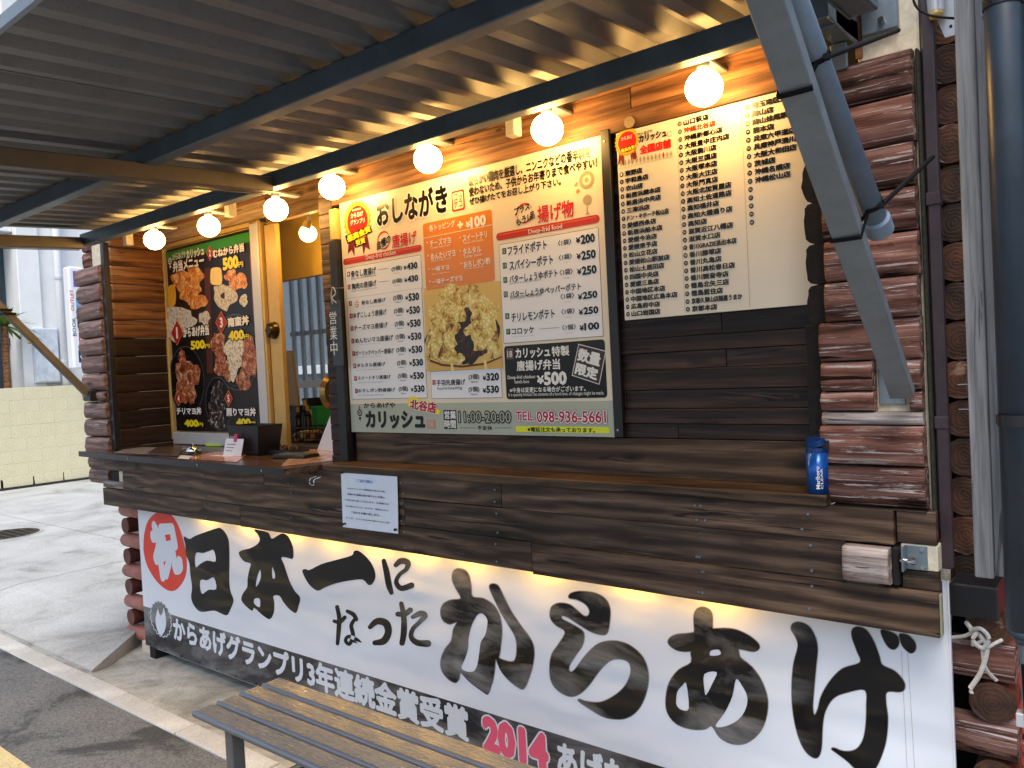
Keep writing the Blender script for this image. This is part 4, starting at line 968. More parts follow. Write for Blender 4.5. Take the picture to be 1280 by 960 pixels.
def emblem(S, c, h, ring, drop, layer=1.6):
    S.disc(c, h*.20, ring, layer, inner=h*.13, name='emblem'); S.disc(c, h*.055, ring, layer, name='emblem')
    S.disc((c[0], c[1]-h*.32), h*.085, ring, layer, name='emblem')
    S.poly([(c[0]-h*.07, c[1]+h*.22), (c[0]+h*.07, c[1]+h*.22), (c[0]+h*.04, c[1]+h*.38), (c[0], c[1]+h*.46), (c[0]-h*.04, c[1]+h*.36)], drop, layer, 'emblem', plane=True)
    S.poly([(c[0]-h*.008, c[1]-h*.40), (c[0]+h*.008, c[1]-h*.40), (c[0]+h*.008, c[1]-h*.52), (c[0]-h*.008, c[1]-h*.52)], ring, layer, 'emblem', plane=True)
def crumb(name, stops, scale, crev=.5):
    """printed close-up of crumbly food: mottled colour with darker crevices"""
    t = NT(name); v = t.coords((1, 1, 1), rand=False); n = t.noise(v, scale, 6, .68, .8)
    nv = t.n('TexNoise'); nv.inputs['Scale'].default_value = scale*1.3; t.l(v, nv.inputs['Vector']); ad = t.n('VectorMath', operation='SCALE'); ad.inputs['Scale'].default_value = .012; t.l(nv.outputs['Color'], ad.inputs[0])
    a2 = t.n('VectorMath', operation='ADD'); t.l(v, a2.inputs[0]); t.l(ad.outputs[0], a2.inputs[1])
    vo = t.n('TexVoronoi', feature='DISTANCE_TO_EDGE'); vo.inputs['Scale'].default_value = scale*2.6; t.l(a2.outputs[0], vo.inputs['Vector'])
    r = t.ramp(n, [(p, s2l(c)) for p, c in stops]); cr = t.ramp(vo.outputs['Distance'], [(0, (crev,)*3), (.28, (1, 1, 1))])
    t.l(t.mix(1.0, r.outputs[0], cr.outputs[0], 'MULTIPLY'), t.b.inputs['Base Color']); t.set(Roughness=.3); return t.m
CR = dict(fried=crumb('fried_print', [(.30, (120, 56, 22)), (.42, (208, 112, 44)), (.52, (240, 164, 78)), (.64, (252, 220, 156))], 24, .65),
          batter=crumb('batter_print', [(.34, (96, 52, 22)), (.41, (184, 134, 56)), (.48, (236, 206, 100)), (.62, (252, 240, 170))], 26, .68),
          glazed=crumb('glazed_print', [(.32, (60, 24, 14)), (.44, (148, 72, 38)), (.54, (204, 122, 74)), (.64, (244, 210, 176))], 28, .6),
          rice=crumb('rice_print', [(.30, (120, 100, 76)), (.42, (206, 192, 164)), (.54, (250, 246, 234))], 62, .5),
          sauce=crumb('sauce_print', [(.38, (60, 74, 30)), (.45, (226, 214, 180)), (.6, (250, 246, 232))], 70, .85),
          striped=crumb('striped_print', [(.38, (14, 10, 10)), (.50, (48, 32, 26)), (.57, (120, 104, 92)), (.63, (244, 238, 226))], 34),
          dark=crumb('dark_print', [(.35, (14, 8, 8)), (.55, (60, 28, 16)), (.68, (140, 70, 34))], 40))
def chicken(S, quads, kind, base=.9, name='food_print', rough=.16, n=18):
    """lumpy printed pieces inside a picture area: list of (u, v, ru, rv) ellipses in zoom units"""
    for (u, v, ru, rv) in quads:
        S.step += 1; ph = [random.uniform(0, 6.28) for _ in range(4)]; pts = []
        for k in range(n):
            a = 2*math.pi*k/n; q = 1+rough*(math.sin(3*a+ph[0])+.8*math.sin(5*a+ph[1])+.6*math.sin(8*a+ph[2]))*.6+random.uniform(-.5, .5)*rough
            pts.append((u+ru*q*math.cos(a), v+rv*q*math.sin(a)))
        S.poly(pts, CR[kind], base+S.step*.03, name, smooth=2)

# ================================================================== BIG PRICE BOARD
o, S, _ = board('price_board', 'large glossy cream price board with a photo of fried chicken, beside the serving hatch', 'menu board', (424, 254.5), (768.3, 546.5), 2.150, MAT['board'])
a_, b_ = aty(753.5, 171, 2.15), aty(768.5, 546.5, 2.15)
box('black_side_rail', b_[0]-.001+.001, b_[0]+.032, 2.146, 2.162, b_[2], a_[2]+.02, MAT['blackpaint'], o, .002)
box('rail_screw', b_[0]+.012, b_[0]+.018, 2.144, 2.1465, b_[2]+.02, b_[2]+.026, MAT['chrome'], o, 0); box('rail_screw', b_[0]+.012, b_[0]+.018, 2.144, 2.1465, a_[2]-.02, a_[2]-.014, MAT['chrome'], o, 0)
I = INK
A = (420, 180, 4.8); B = (420, 360, 4.8); C = (600, 170, 4.8); D = (600, 360, 4.8)
S.zoom(*A)
S.text('おしながき', 245, 345, 672, 400, I['black'], .045, 2.2, (I['white'], .10), name='title_lettering')
q = S.px(733, 338); 
S.rbox(((692, 288), (775, 392)), I['listred'], 1.0, .008); S.rbox(((700, 297), (767, 383)), MAT['board'], 1.3, .006)
S.text('コッ', 708, 305, 760, 335, I['listred'], .02); S.text('ケコ', 708, 345, 760, 375, I['listred'], .02)
S.zoom(420, 0, 2.977)
S.text('軟らかい鶏肉を厳選し、ニンニクなどの香辛料を', 493, 658, 948, 585, I['black'], .035)
S.text('使わないため、子供からお年寄りまで食べやすい！', 495, 699, 972, 622, I['black'], .035)
S.text('ぜひ揚げたてをお召し上がり下さい。', 497, 738, 838, 688, I['black'], .035)
S.zoom(420, 240, 9.6)
mc = S.px(255, 350); mr = .086
medal(S, mc, mr)
S.text('からあげ', 0, 0, 0, 0, I['white'], .02, 1.8, plane=((mc[0]-mr*.42, mc[1]+mr*.42), (mc[0]+mr*.46, mc[1]+mr*.18)))
S.text('グランプリ', 0, 0, 0, 0, I['white'], .02, 1.8, plane=((mc[0]-mr*.48, mc[1]+mr*.10), (mc[0]+mr*.54, mc[1]-mr*.14)))
S.text('日本唐揚協会', 0, 0, 0, 0, I['white'], .01, 1.8, plane=((mc[0]-mr*.3, mc[1]+mr*.60), (mc[0]+mr*.34, mc[1]+mr*.50)))
S.poly([(112, 525), (415, 395), (440, 480), (140, 625)], I['black'], 1.6, 'rosette'); 
S.text('最高金賞', 0, 0, 0, 0, I['yellow'], .06, 1.9, quad=[(135, 530), (405, 405), (425, 470), (150, 605)])
S.poly([(215, 590), (355, 535), (370, 620), (235, 670)], I['black'], 1.5, 'rosette')
S.text('受賞', 0, 0, 0, 0, I['yellow'], .06, 1.9, quad=[(238, 585), (345, 545), (357, 605), (250, 650)])
S.zoom(*A)
def ring(c, r, mat, layer=1.2):
    for a0, a1 in ((20, 200), (215, 370)):
        n = 16; A0 = [math.radians(a0+(a1-a0)*k/n) for k in range(n+1)]
        out = [(c[0]+r*math.cos(t), c[1]+r*math.sin(t)) for t in A0]; inn = [(c[0]+r*(.80+.16*abs(2*k/n-1))*math.cos(t), c[1]+r*(.80+.16*abs(2*k/n-1))*math.sin(t)) for k, t in enumerate(A0)]
        S.poly(out+inn[::-1], mat, layer, 'brush_ring', plane=True)
c = S.px(287, 578); ring(c, .0365, I['barred'])
S.text('自慢の', 0, 0, 0, 0, I['black'], .03, quad=[(247, 588), (325, 540), (328, 588), (250, 640)])
S.text('唐揚げ', 337, 548, 487, 598, I['red'], .02, name='title_lettering')
def pill(q, mat):
    pts = []; (u0, v0), (u1, v1), (u2, v2), (u3, v3) = q      # TL TR BR BL in zoom units
    P0, P1, P2, P3 = [S.px(*t) for t in q]; r = (P0[1]-P3[1])/2; zc = P0[1]-r
    for cx, a0 in ((P1[0]-r, -90), (P0[0]+r, 90)):
        for k in range(9): a = math.radians(a0+180*k/8); pts.append((cx+r*math.cos(a), zc+r*math.sin(a)))
    S.poly(pts, mat, 1.0, 'heading_bar', plane=True)
    S.poly([(P0[0]+r, zc+r*.3), (P1[0]-r, zc+r*.3), (P1[0]-r, zc+r*.62), (P0[0]+r, zc+r*.62)], ink('bar_hi', (222, 96, 44), .2), 1.2, 'heading_bar', plane=True)
pill([(44, 692), (515, 618), (512, 652), (45, 728)], I['barred'])
S.text('Deep-frid chicken', 180, 668, 362, 670, I['white'], .0, 1.8)
(x0, z1), (x1, z0) = S.px(520, 482), S.px(955, 820)
S.rbox(((521, 480), (955, 820)), MAT['orange'], .9, .010, 'topping_box')
zl = S.px(525, 568)[1]; S.poly([(x0, zl), (x1, zl), (x1, zl+.0022), (x0, zl+.0022)], I['white'], 1.3, 'rule', plane=True)
W = I['white']
S.text('各トッピング', 560, 488, 716, 496, W, .03); S.text('+', 732, 470, 762, 500, W, .06); S.text('¥', 782, 468, 806, 498, W, .05); S.text('100', 810, 442, 900, 485, W, .05)
for t, e, q in (('チーズマヨ', 'Cheese mayonnaise', (565, 578, 690, 594)), ('スイートチリ', 'Sweet chili sauce', (762, 548, 908, 560)), ('めんたいマヨ', 'Mentai mayonnaise', (570, 658, 718, 672)),
             ('タルタル', 'Tartar sauce', (763, 628, 873, 648)), ('一味マヨ', 'One spice red pepper mayonnaise', (575, 738, 680, 753)), ('おろしポン酢', 'Ponzu wasabi with grated daikon', (768, 705, 928, 720)), ('一味チーズマヨ', 'One spice red pepper & cheese', (580, 812, 760, 820))):
    S.text(t, *q, W, .025); w_ = min(q[2]-q[0], 120); S.text(e, q[0]+4, q[1]+40, q[0]+4+w_, q[3]+20, W, 0)
    S.text('・', q[0]-18, q[1]+10, q[0]-12, q[1]+16, W, .05)
# white list boxes
def wbox(tl, br, rule=.0016): 
    S.rbox((tl, br), I['greydark'], .7, .002, 'price_box'); (x0, z1), (x1, z0) = S.px(*tl), S.px(*br)
    S.poly([(x0+rule, z0+rule), (x1-rule, z0+rule), (x1-rule, z1-rule), (x0+rule, z1-rule)], MAT['boxwhite'], 1.0, 'price_box', plane=True)
def row(n, t, e, tq, num, pr, tagq, tagmat, cnt='(5個)', cq=None, pq=None, dash=None, be='-5pieces-'):
    S.text(t, *tq, I['black'], .022); S.text(cnt, *cq, I['black'], .022)
    S.text('¥', pq[0], pq[1]+14, pq[0]+17, pq[1]+33, I['black'], .035); S.text(pr, pq[0]+20, pq[1], pq[2], pq[3], I['black'], .045)
    S.text(e, tq[0]+2, tq[1]+43, tq[0]+2+min(tq[2]-tq[0], 150), tq[3]+15, I['greydark'], 0, 1.9)
    S.text(be, cq[0]+12, cq[1]+38, cq[2]-8, cq[3]+16, I['black'], 0, 1.9)
    u, v = tagq; S.rbox(((u, v), (u+19, v+26)), I[tagmat], 1.3, .001, 'number_tag'); S.text(num, u+5, v+5, u+14, v+20, W, .0, 1.9)
    if dash: S.poly([(dash[0], dash[1]), (dash[2], dash[3]), (dash[2], dash[3]+2.5), (dash[0], dash[1]+2.5)], I['greydark'], 1.5, 'rule')
S.zoom(*A); wbox((56, 745), (520, 865))
row(1, '骨なし唐揚げ', 'Deep-frid chicken(Boneless)', (92, 762, 243, 778), '1', '430', (68, 768), 'tagred', '(5個)', (335, 737, 397, 757), (408, 718, 490, 744), (258, 752, 315, 745))
row(2, '胸肉の唐揚げ', 'Deep-frid chicken(Breast meat)', (95, 838, 245, 852), '2', '430', (70, 845), 'tagred', '(5個)', (340, 812, 400, 832), (412, 794, 494, 820), (258, 827, 320, 820))
S.zoom(*B); wbox((66, 62), (550, 660))
mid = (('骨なし唐揚げ', 'Spicy hot deep-frid chicken(Boneless)', 155, 300), ('ゆずこしょう唐揚げ', 'Citrus pepper deep-frid chicken', 105, 305), ('チーズマヨ唐揚げ', 'Cheese mayonnaise deep-frid chicken', 110, 312),
       ('めんたいマヨ唐揚げ', 'Mentai mayonnaise deep-frid chicken', 117, 345), ('ガーリックペッパー唐揚げ', 'Garlic pepper deep-frid chicken', 120, 350), ('タルタル唐揚げ', 'Tartar sauce deep-frid chicken', 127, 298),
       ('スイートチリ唐揚げ', 'Sweet chili sauce deep-frid chicken', 132, 330), ('おろしポン酢唐揚げ', 'Ponzu wasabi with grated daikon deep-frid chicken', 135, 358))
for i, (t, e, u0, u1) in enumerate(mid):
    dv_ = 74.5*i; sh = 5.2*i; s_ = .5*i    # rows drift with the picture's perspective
    vl = 76*i
    v0 = (72 if u0 > 150 else 68)+vl; vt = 72+75*i
    row(i+3, t, e, (u0, v0+5, u1, 85+i*76-6*(7-i)/7+4), str(i+3), '530', (78+sh, 80+75*i), 'tagred', '(5個)', (345+4.6*i, 44+78*i, 403+4.4*i, 72+78.5*i), (418+4.7*i, 36+78.6*i, 500+4.7*i, 70+78.8*i))
S.disc(S.px(127, 95), .0155, I['red'], 1.4, sx=.8, name='number_tag'); S.text('辛', 112, 75, 141, 115, W, .03)
# photo of a basket of fried chicken
S.poly([(525, 2), (990, -44), (1003, 482), (547, 500)], I['photobg'], .5, 'photo')
chicken(S, [(770, 235, 205, 210)], 'dark'); chicken(S, [(770, 380, 120, 70)], 'dark')
chicken(S, [(690, 40, 70, 60), (810, 55, 85, 70), (885, 150, 90, 100), (625, 160, 70, 85), (725, 150, 62, 65), (630, 305, 92, 85), (845, 290, 70, 90), (915, 270, 58, 115), (590, 400, 55, 55), (680, 400, 50, 50), (735, 425, 40, 35), (955, 390, 40, 60), (700, 240, 45, 50)], 'batter')
chicken(S, [(785, 345, 42, 70)], 'dark')
S.step = 0
S.poly([(565, 425), (620, 450), (700, 462), (800, 462), (900, 448), (1000, 405), (1003, 482), (548, 500)], I['straw'], 3.2, 'basket_print')
S.poly([(565, 427), (640, 455), (760, 465), (900, 448), (998, 408), (998, 418), (900, 460), (760, 478), (640, 468), (567, 442)], I['brown'], 3.4, 'basket_print')
S.poly([(690, 450), (705, 450), (712, 496), (696, 497)], I['batterl'], 3.6, 'basket_print'); S.poly([(890, 432), (905, 430), (912, 486), (896, 487)], I['batterl'], 3.6, 'basket_print')
wbox((567, 500), (1000, 658))
S.rbox(((578, 553), (600, 580)), I['tagred'], 1.3, .001, 'number_tag'); S.text('11', 582, 558, 596, 575, W, 0, 1.9)
S.text('手羽先唐揚げ', 605, 552, 778, 580, I['black'], .025); S.text('Deep-frid chicken(Wing)', 610, 594, 760, 612, I['black'], 0, 1.9)
for v, n_, p_ in ((515, '(3個)', '320'), (590, '(5個)', '530')):
    S.text(n_, 797, v+2, 862, v+36, I['black'], .022); S.text('¥', 882, v+12, 903, v+38, I['black'], .035); S.text(p_, 905, v-2, 979, v+37, I['black'], .045); S.text('-%spieces-' % n_[1], 808, v+42, 856, v+55, I['black'], 0, 1.9)
# footer
(x0, z1), (x1, z0) = S.px(90, 697), S.px(1672, 895)
x0 = aty(440, 539, 2.15)[0]; x1 = aty(768.3, 546.5, 2.15)[0]; z0 = aty(768.3, 546.5, 2.15)[2]
S.poly([(x0, z0), (x1, z0), (x1, z1), (x0, z1)], MAT['footer'], .5, 'footer_band', plane=True)
emblem(S, S.px(144, 748), .072, I['black'], I['red'])
S.text('からあげや', 168, 690, 357, 718, I['black'], .025); S.text('カリッシュ', 180, 742, 535, 842, I['black'], .055, name='title_lettering')
S.poly([(440, 655), (470, 650), (520, 672), (600, 690), (605, 720), (628, 738), (618, 762), (560, 745), (480, 735), (430, 705)], I['yellow'], 1.5, 'splash')
S.text('北谷店', 0, 0, 0, 0, I['crimson'], .05, 2.4, (I['white'], .10), quad=[(450, 668), (604, 690), (600, 752), (448, 722)])
S.rbox(((548, 790), (598, 842)), I['listred'], 1.0, .003); S.rbox(((552, 794), (594, 838)), MAT['footer'], 1.3, .002); S.text('コッ', 556, 798, 590, 814, I['listred'], 0); S.text('ケコ', 556, 818, 590, 834, I['listred'], 0)
S.rbox(((645, 732), (728, 846)), I['black'], 1.2, .001); S.text('営業', 652, 738, 722, 785, W, .03); S.text('時間', 652, 792, 722, 840, W, .03)
S.text('11:00-20:00', 738, 742, 1052, 808, MAT['footer'], .0, 2.4, (I['black'], .075)); S.text('不定休', 850, 826, 940, 853, I['black'], .02)
for u0, u1 in ((745, 838), (952, 1052)): S.poly([(u0, 838), (u1, 838), (u1, 840.5), (u0, 840.5)], I['black'], 1.4, 'rule')
S.zoom(*D)
S.text('TEL.', 215, 742, 330, 795, I['crimson'], .02, 2.4, (I['white'], .09)); S.text('098-936-5661', 342, 740, 758, 808, I['crimson'], .02, 2.4, (I['white'], .09))
S.text('TEL.', 215, 742, 330, 795, I['dbrown'], .115, 2.05); S.text('098-936-5661', 342, 740, 758, 808, I['dbrown'], .115, 2.05)
pts = [S.px(u, v) for u, v in ((215, 828), (778, 838), (778, 874), (215, 862))]
S.rbox(((215, 828), (778, 872)), I['lime'], 1.1, .006, 'highlight_bar'); S.text('※電話注文も承っております。', 287, 834, 692, 868, I['black'], .025)
# right column
S.zoom(*C)
emb = S.px(640, 263); S.disc(emb, .0285, I['grey'], 1.1, name='emblem', inner=.0175); S.disc(emb, .0075, I['grey'], 1.1, name='emblem'); S.disc(S.px(645, 383), .0165, I['grey'], 1.1, name='emblem')
S.poly([(641, 420), (646, 420), (646, 470), (641, 470)], I['grey'], 1.1, 'emblem'); S.poly([(630, 478), (640, 462), (655, 462), (662, 474), (652, 468), (640, 468)], I['grey'], 1.1, 'emblem')
S.poly([(580, 322), (592, 318), (600, 330), (590, 346), (578, 342)], ink('faded_red', (214, 130, 80), .3), 1.1, 'emblem'); S.poly([(572, 285), (588, 270), (584, 300), (562, 306)], I['grey'], 1.1, 'emblem')
c = S.px(268, 463); ring(c, .0345, I['barred'])
S.text('プラス', 0, 0, 0, 0, I['black'], .03, quad=[(208, 432), (298, 398), (300, 438), (210, 478)]); S.text('もう1品', 0, 0, 0, 0, I['black'], .03, quad=[(218, 500), (328, 448), (330, 492), (222, 545)])
S.text('揚げ物', 345, 424, 565, 482, I['red'], .02, name='title_lettering')
pill([(97, 585), (718, 480), (718, 526), (100, 630)], I['barred']); S.text('Deep-frid food', 292, 562, 495, 562, I['white'], .01, 1.8)
(x0, z1) = S.px(113, 652); S.zoom(*D); (x1, z0) = S.px(742, 290)
S.poly([(x0, z0), (x1, z0), (x1, z1), (x0, z1)], I['greydark'], .7, 'price_box', plane=True); r_ = .0016; S.poly([(x0+r_, z0+r_), (x1-r_, z0+r_), (x1-r_, z1-r_), (x0+r_, z1-r_)], MAT['boxwhite'], 1.0, 'price_box', plane=True)
def rowr(z, num, t, e, tq, cnt, cq, pr, pq, tg, bag='-1bag-'):
    S.zoom(*z); S.text(t, *tq, I['black'], .025); S.text(cnt, *cq, I['black'], .022); S.text('¥', pq[0], pq[1]+13, pq[0]+25, pq[1]+42, I['black'], .035); S.text(pr, pq[0]+29, pq[1], pq[2], pq[3], I['black'], .045)
    S.text(e, tq[0]+2, tq[1]+55, tq[0]+2+min(tq[2]-tq[0], 185), tq[3]+12, I['greydark'], 0, 1.9); S.text(bag, cq[0]+18, cq[1]+48, cq[2]-18, cq[3]+24, I['black'], 0, 1.9)
    S.rbox(((tg[0], tg[1]), (tg[0]+26, tg[1]+32)), I['taggreen'], 1.3, .001, 'number_tag'); S.text(num, tg[0]+6, tg[1]+6, tg[0]+20, tg[1]+25, W, 0, 1.9)
rowr(C, '12', 'フライドポテト', 'French fries', (168, 662, 403, 678), '〈1袋〉', (470, 628, 550, 648), '200', (578, 598, 690, 634), (134, 675))
rowr(C, '13', 'スパイシーポテト', 'Spicy french fries', (178, 750, 440, 768), '〈1袋〉', (475, 715, 553, 736), '250', (582, 694, 695, 730), (137, 762))
rowr(C, '14', 'バターしょうゆポテト', 'Soy sauce & butter french fries', (178, 838, 468, 844), '〈1袋〉', (480, 803, 558, 828), '250', (585, 786, 700, 822), (140, 848))
rowr(D, '15', 'バターしょうゆペッパーポテト', 'Soy sauce & butter, pepper french fries', (182, 20, 608, 10), '〈1袋〉', (485, 36, 567, 60), '250', (590, 26, 705, 56), (143, 22))
rowr(D, '16', 'チリレモンポテト', 'Chili & lemon french fries', (190, 150, 450, 178), '〈1袋〉', (490, 128, 570, 152), '250', (595, 118, 711, 150), (152, 153))
rowr(D, '17', 'コロッケ', 'Fried mashed potato', (192, 242, 328, 270), '〈1個〉', (495, 222, 577, 247), '100', (600, 212, 716, 246), (158, 246), '-1pieces-')
S.poly([(355, 245), (478, 236), (478, 238.5), (355, 247.5)], I['greydark'], 1.5, 'rule')
S.rbox(((145, 350), (765, 658)), I['black'], .9, .012, 'limited_box')
S.rbox(((158, 364), (203, 426)), I['tagbrown'], 1.2, .001, 'number_tag'); S.text('18', 165, 378, 196, 415, W, .01)
S.text('カリッシュ', 215, 366, 422, 410, W, .04); S.text('特製', 432, 352, 537, 404, W, .03); S.text('唐揚げ弁当', 222, 438, 482, 486, W, .03)
S.text('Deep-frid chicken', 168, 526, 333, 548, W, .01); S.text('lunch box', 210, 552, 298, 570, W, .01); S.text('¥', 345, 528, 385, 573, W, .04); S.text('500', 388, 508, 520, 576, W, .05)
S.text('※中身は変更になる場合がございます。', 180, 598, 635, 618, W, .02); S.text('It is quantity limited.The contents of a lunch box, of changes might be made.', 172, 630, 748, 646, W, 0)
Q = [(592, 335), (758, 378), (718, 580), (552, 525)]
S.poly(Q, I['white'], 1.3, 'stamp'); Qc = (sum(p[0] for p in Q)/4, sum(p[1] for p in Q)/4); S.poly([(Qc[0]+(p[0]-Qc[0])*.955, Qc[1]+(p[1]-Qc[1])*.955) for p in Q], ink('stamp_brown', (60, 40, 38), .3), 1.5, 'stamp')
S.text('数量', 0, 0, 0, 0, W, .05, 2.2, quad=[(600, 362), (728, 396), (716, 470), (586, 432)]); S.text('限定', 0, 0, 0, 0, W, .05, 2.2, quad=[(585, 448), (712, 486), (700, 552), (572, 512)])
S.build()

# ================================================================== SHOP LIST BOARD
o, S, ext = board('shop_list_board', 'pale glossy board with three columns of branch shop names under the largest lamp', 'list board', (770, 167), (1030, 379), 2.155, MAT['listboard'], .006)
E_ = (765, 120, 6); F_ = (765, 260, 6.4); G_ = (915, 110, 6.4)
S.zoom(*E_)
mc = S.px(112, 345); mr = .044; medal(S, mc, mr)
S.poly([(60, 400), (170, 362), (178, 395), (72, 432)], I['black'], 1.6, 'rosette'); S.text('最高金賞', 0, 0, 0, 0, I['yellow'], .05, 1.9, quad=[(68, 402), (168, 368), (174, 392), (75, 427)])
S.text('からあげ', 0, 0, 0, 0, W, .01, 1.8, plane=((mc[0]-mr*.42, mc[1]+mr*.42), (mc[0]+mr*.46, mc[1]+mr*.15)))
S.text('からあげや', 198, 277, 305, 272, I['black'], .02); S.text('カリッシュ', 205, 300, 410, 302, I['black'], .055, name='title_lettering')
S.rbox(((416, 270), (447, 300)), I['greydark'], 1.0, .0015); S.rbox(((419, 273), (444, 297)), MAT['listboard'], 1.2, .001)
S.text('全国店舗', 210, 378, 443, 384, I['listred'], .05, name='title_lettering')
for k in range(14):
    cc = S.px(70+k*28.8, 505-k*5.6); m_ = I['grey'] if k != 11 else I['listred']
    S.poly([(cc[0]-.004, cc[1]), (cc[0], cc[1]+.011), (cc[0]+.004, cc[1]), (cc[0], cc[1]-.011)], m_, 1.2, 'small_emblem', plane=True)
def vline(p0, p1):
    a, b = aty(*p0, 2.155), aty(*p1, 2.155); S.poly([(a[0]-.0006, b[2]), (a[0]+.0006, b[2]), (a[0]+.0006, a[2]), (a[0]-.0006, a[2])], I['grey'], .6, 'rule', plane=True)
vline((845.8, 151), (854, 390)); vline((926.5, 129), (938, 384))
a, b = aty(773.3, 211.3, 2.155), aty(842.5, 198.5, 2.155); S.poly([(a[0], a[2]), (b[0], a[2]), (b[0], a[2]+.001), (a[0], a[2]+.001)], I['grey'], .6, 'rule', plane=True)
c1 = '東野店 宇和島店 衣山店 新居浜織本店 新居浜中央店 三津浜店 ドン・キホーテ松山店 愛媛西条店 新居浜船木店 愛媛今治店 愛媛東予店 松山立花店 愛媛松山駅前店 松山土居田店 四国中央店 愛媛三島店 中国地区本店 中国地区広島本店 広島府中店 山口岩国店'.split()
c2 = '山口萩店 沖縄北谷店 沖縄新都心店 大阪豊中庄内店 大阪駒川店 大阪三国店 大阪塚本店 大阪大正店 大阪門真店 大阪北加賀屋店 高知土佐道路店 高知福井店 高知大橋通り店 高知店 滋賀近江八幡店 滋賀水口店 香川GRAZIE派出本店 香川藤塚店 香川丸亀店 香川高松春日店 香川観音寺店 徳島北矢三店 徳島藍住店 京都久御山店麺屋うまか 京都本店'.split()
c3 = '埼玉南区内谷店 岡山店 岡山妹尾駅前店 熊本店 兵庫六甲道店 兵庫神戸湊川店 大阪大和田店 茨城店 沖縄名護店 沖縄松山店'.split()+['']*5
def col(names, n0, p0, p1, cw, ch, tx):
    a, b = aty(*p0, 2.155), aty(*p1, 2.155); n = len(names)
    for i, t in enumerate(names):
        f = i/(n-1); x, z = a[0]+(b[0]-a[0])*f*0, a[2]+(b[2]-a[2])*f
        red = n0+i == 22
        S.disc((x, z), ch*.44, I['taggreen'] if red else (I['brown'] if n0+i in (21, 46, 47, 48) else I['black']), 1.0, 18, 'number_disc', sx=.92); S.text(str(n0+i), 0, 0, 0, 0, I['white'], .0, 1.5, plane=((x-ch*.2, z+ch*.2), (x+ch*.2, z-ch*.2)))
        if not t: continue
        wch = cw*(.72 if len(t) > 8 else 1); x_ = x+tx
        S.text(t, 0, 0, 0, 0, I['listred'] if red else I['black'], .05, 1.6, plane=((x_, z+ch*.48), (x_+wch*len(t)*(.86 if 'GRAZIE' in t else 1), z-ch*.48)))
u = lambda p: aty(*p, 2.155)
cw1 = (u((824.8, 390))[0]-u((789.2, 392))[0])/5; pz = (u((777, 218.3))[2]-u((784.8, 392.8))[2])/19
cw2 = (u((915, 236))[0]-u((859.5, 243))[0])/7; cw3 = (u((1004.8, 172))[0]-u((942.8, 182))[0])/7
col(c1, 1, (777, 218.3), (784.8, 392.8), cw1, pz*.72, u((789.5, 392))[0]-u((784.8, 392.8))[0])
col(c2, 21, (849.7, 155), (860, 386.6), cw2, pz*.72, u((865.2, 386))[0]-u((860, 386.6))[0])
col(c3, 46, (933.8, 134.2), (940.7, 277.8), cw3, pz*.72, u((940.2, 133))[0]-u((933.8, 134.2))[0])
S.build()
bm = bmesh.new(); bm_cyl(bm, (0, .004, 0), (0, -.004, 0), .017, n=24); hk = empty('wood_plug', 'round pale wood plug on the fascia above the shop list', 'plug', tuple(aty(787, 153, 2.149))); bmobj('disc', bm, plain('pale_plug', (.35, .26, .14), .6), hk)

# ================================================================== LUNCH BOX BOARD
o, S, _ = board('lunch_box_board', 'tall dark lunch box menu board with food photos standing at the back of the counter', 'menu board', (207.5, 313), (329.5, 541), 2.440, MAT['bento'], .008)
S.zoom(190, 280, 3.43)
a, b = aty(204, 311, 2.44), aty(335, 550, 2.44)
fr = MAT['alu']
box('frame', -3.700, -3.628, 2.434, 2.452, 1.16, 2.318, fr, o, .002); box('frame', -4.635, -4.612, 2.434, 2.452, 1.16, 2.318, MAT['gold'], o, .002)
box('frame', -4.612, -3.701, 2.434, 2.452, 1.135, 1.205, MAT['alu'], o, .002); box('frame', -4.612, -3.701, 2.434, 2.452, 2.306, 2.33, MAT['gold'], o, .002)
x0, z1 = S.px(55, 118); x1, _z = S.px(452, 60)
za = S.px(60, 170)[1]; zb = S.px(418, 96)[1]
S.poly([(x0+.01, z1-.01), (x1-.075, z1-.01), (x1-.075, za+.01), (x0+.01, za+.01)], MAT['green'], .5, 'top_band', plane=True)
S.poly([(418, 130), (438, 128), (452, 400), (436, 420)], ink('table_brown', (120, 50, 36), .3), .55, 'wood_print'); S.poly([(225, 190), (248, 186), (262, 640), (236, 640)], ink('table_brown2', (84, 40, 26), .3), .55, 'wood_print')
emblem(S, S.px(78, 160), .10, I['white'], I['red'])
S.text('からあげや', 90, 128, 148, 144, W, .02, 4.2); S.text('カリッシュ', 150, 115, 226, 132, W, .06, 4.2); S.text('弁当メニュー', 92, 163, 226, 178, W, .05, 4.2, (I['black'], .10))
def disc_e(u, v, ru, rv, mat, layer, inner=None):
    c = S.px(u, v); r = abs(S.px(u, v-rv)[1]-c[1]); sx = abs(S.px(u+ru, v)[0]-c[0])/r; S.disc(c, r, mat, layer, 40, 'bowl_print', None if inner is None else r*inner, sx)
disc_e(360, 550, 100, 168, I['bowl'], .5); disc_e(360, 550, 99, 166, I['ring'], .6, .965); disc_e(360, 550, 88, 148, I['ring'], .6, .985)
disc_e(148, 670, 78, 150, I['bowl'], .5); disc_e(148, 670, 77, 148, I['ring'], .6, .965); disc_e(285, 770, 58, 118, I['bowl'], .7); disc_e(285, 770, 57, 116, I['ring'], .8, .955)
chicken(S, [(125, 235, 40, 42), (185, 222, 36, 42), (160, 285, 50, 48), (195, 330, 42, 34)], 'fried'); chicken(S, [(340, 222, 26, 28), (380, 245, 30, 34), (352, 262, 24, 26)], 'fried')
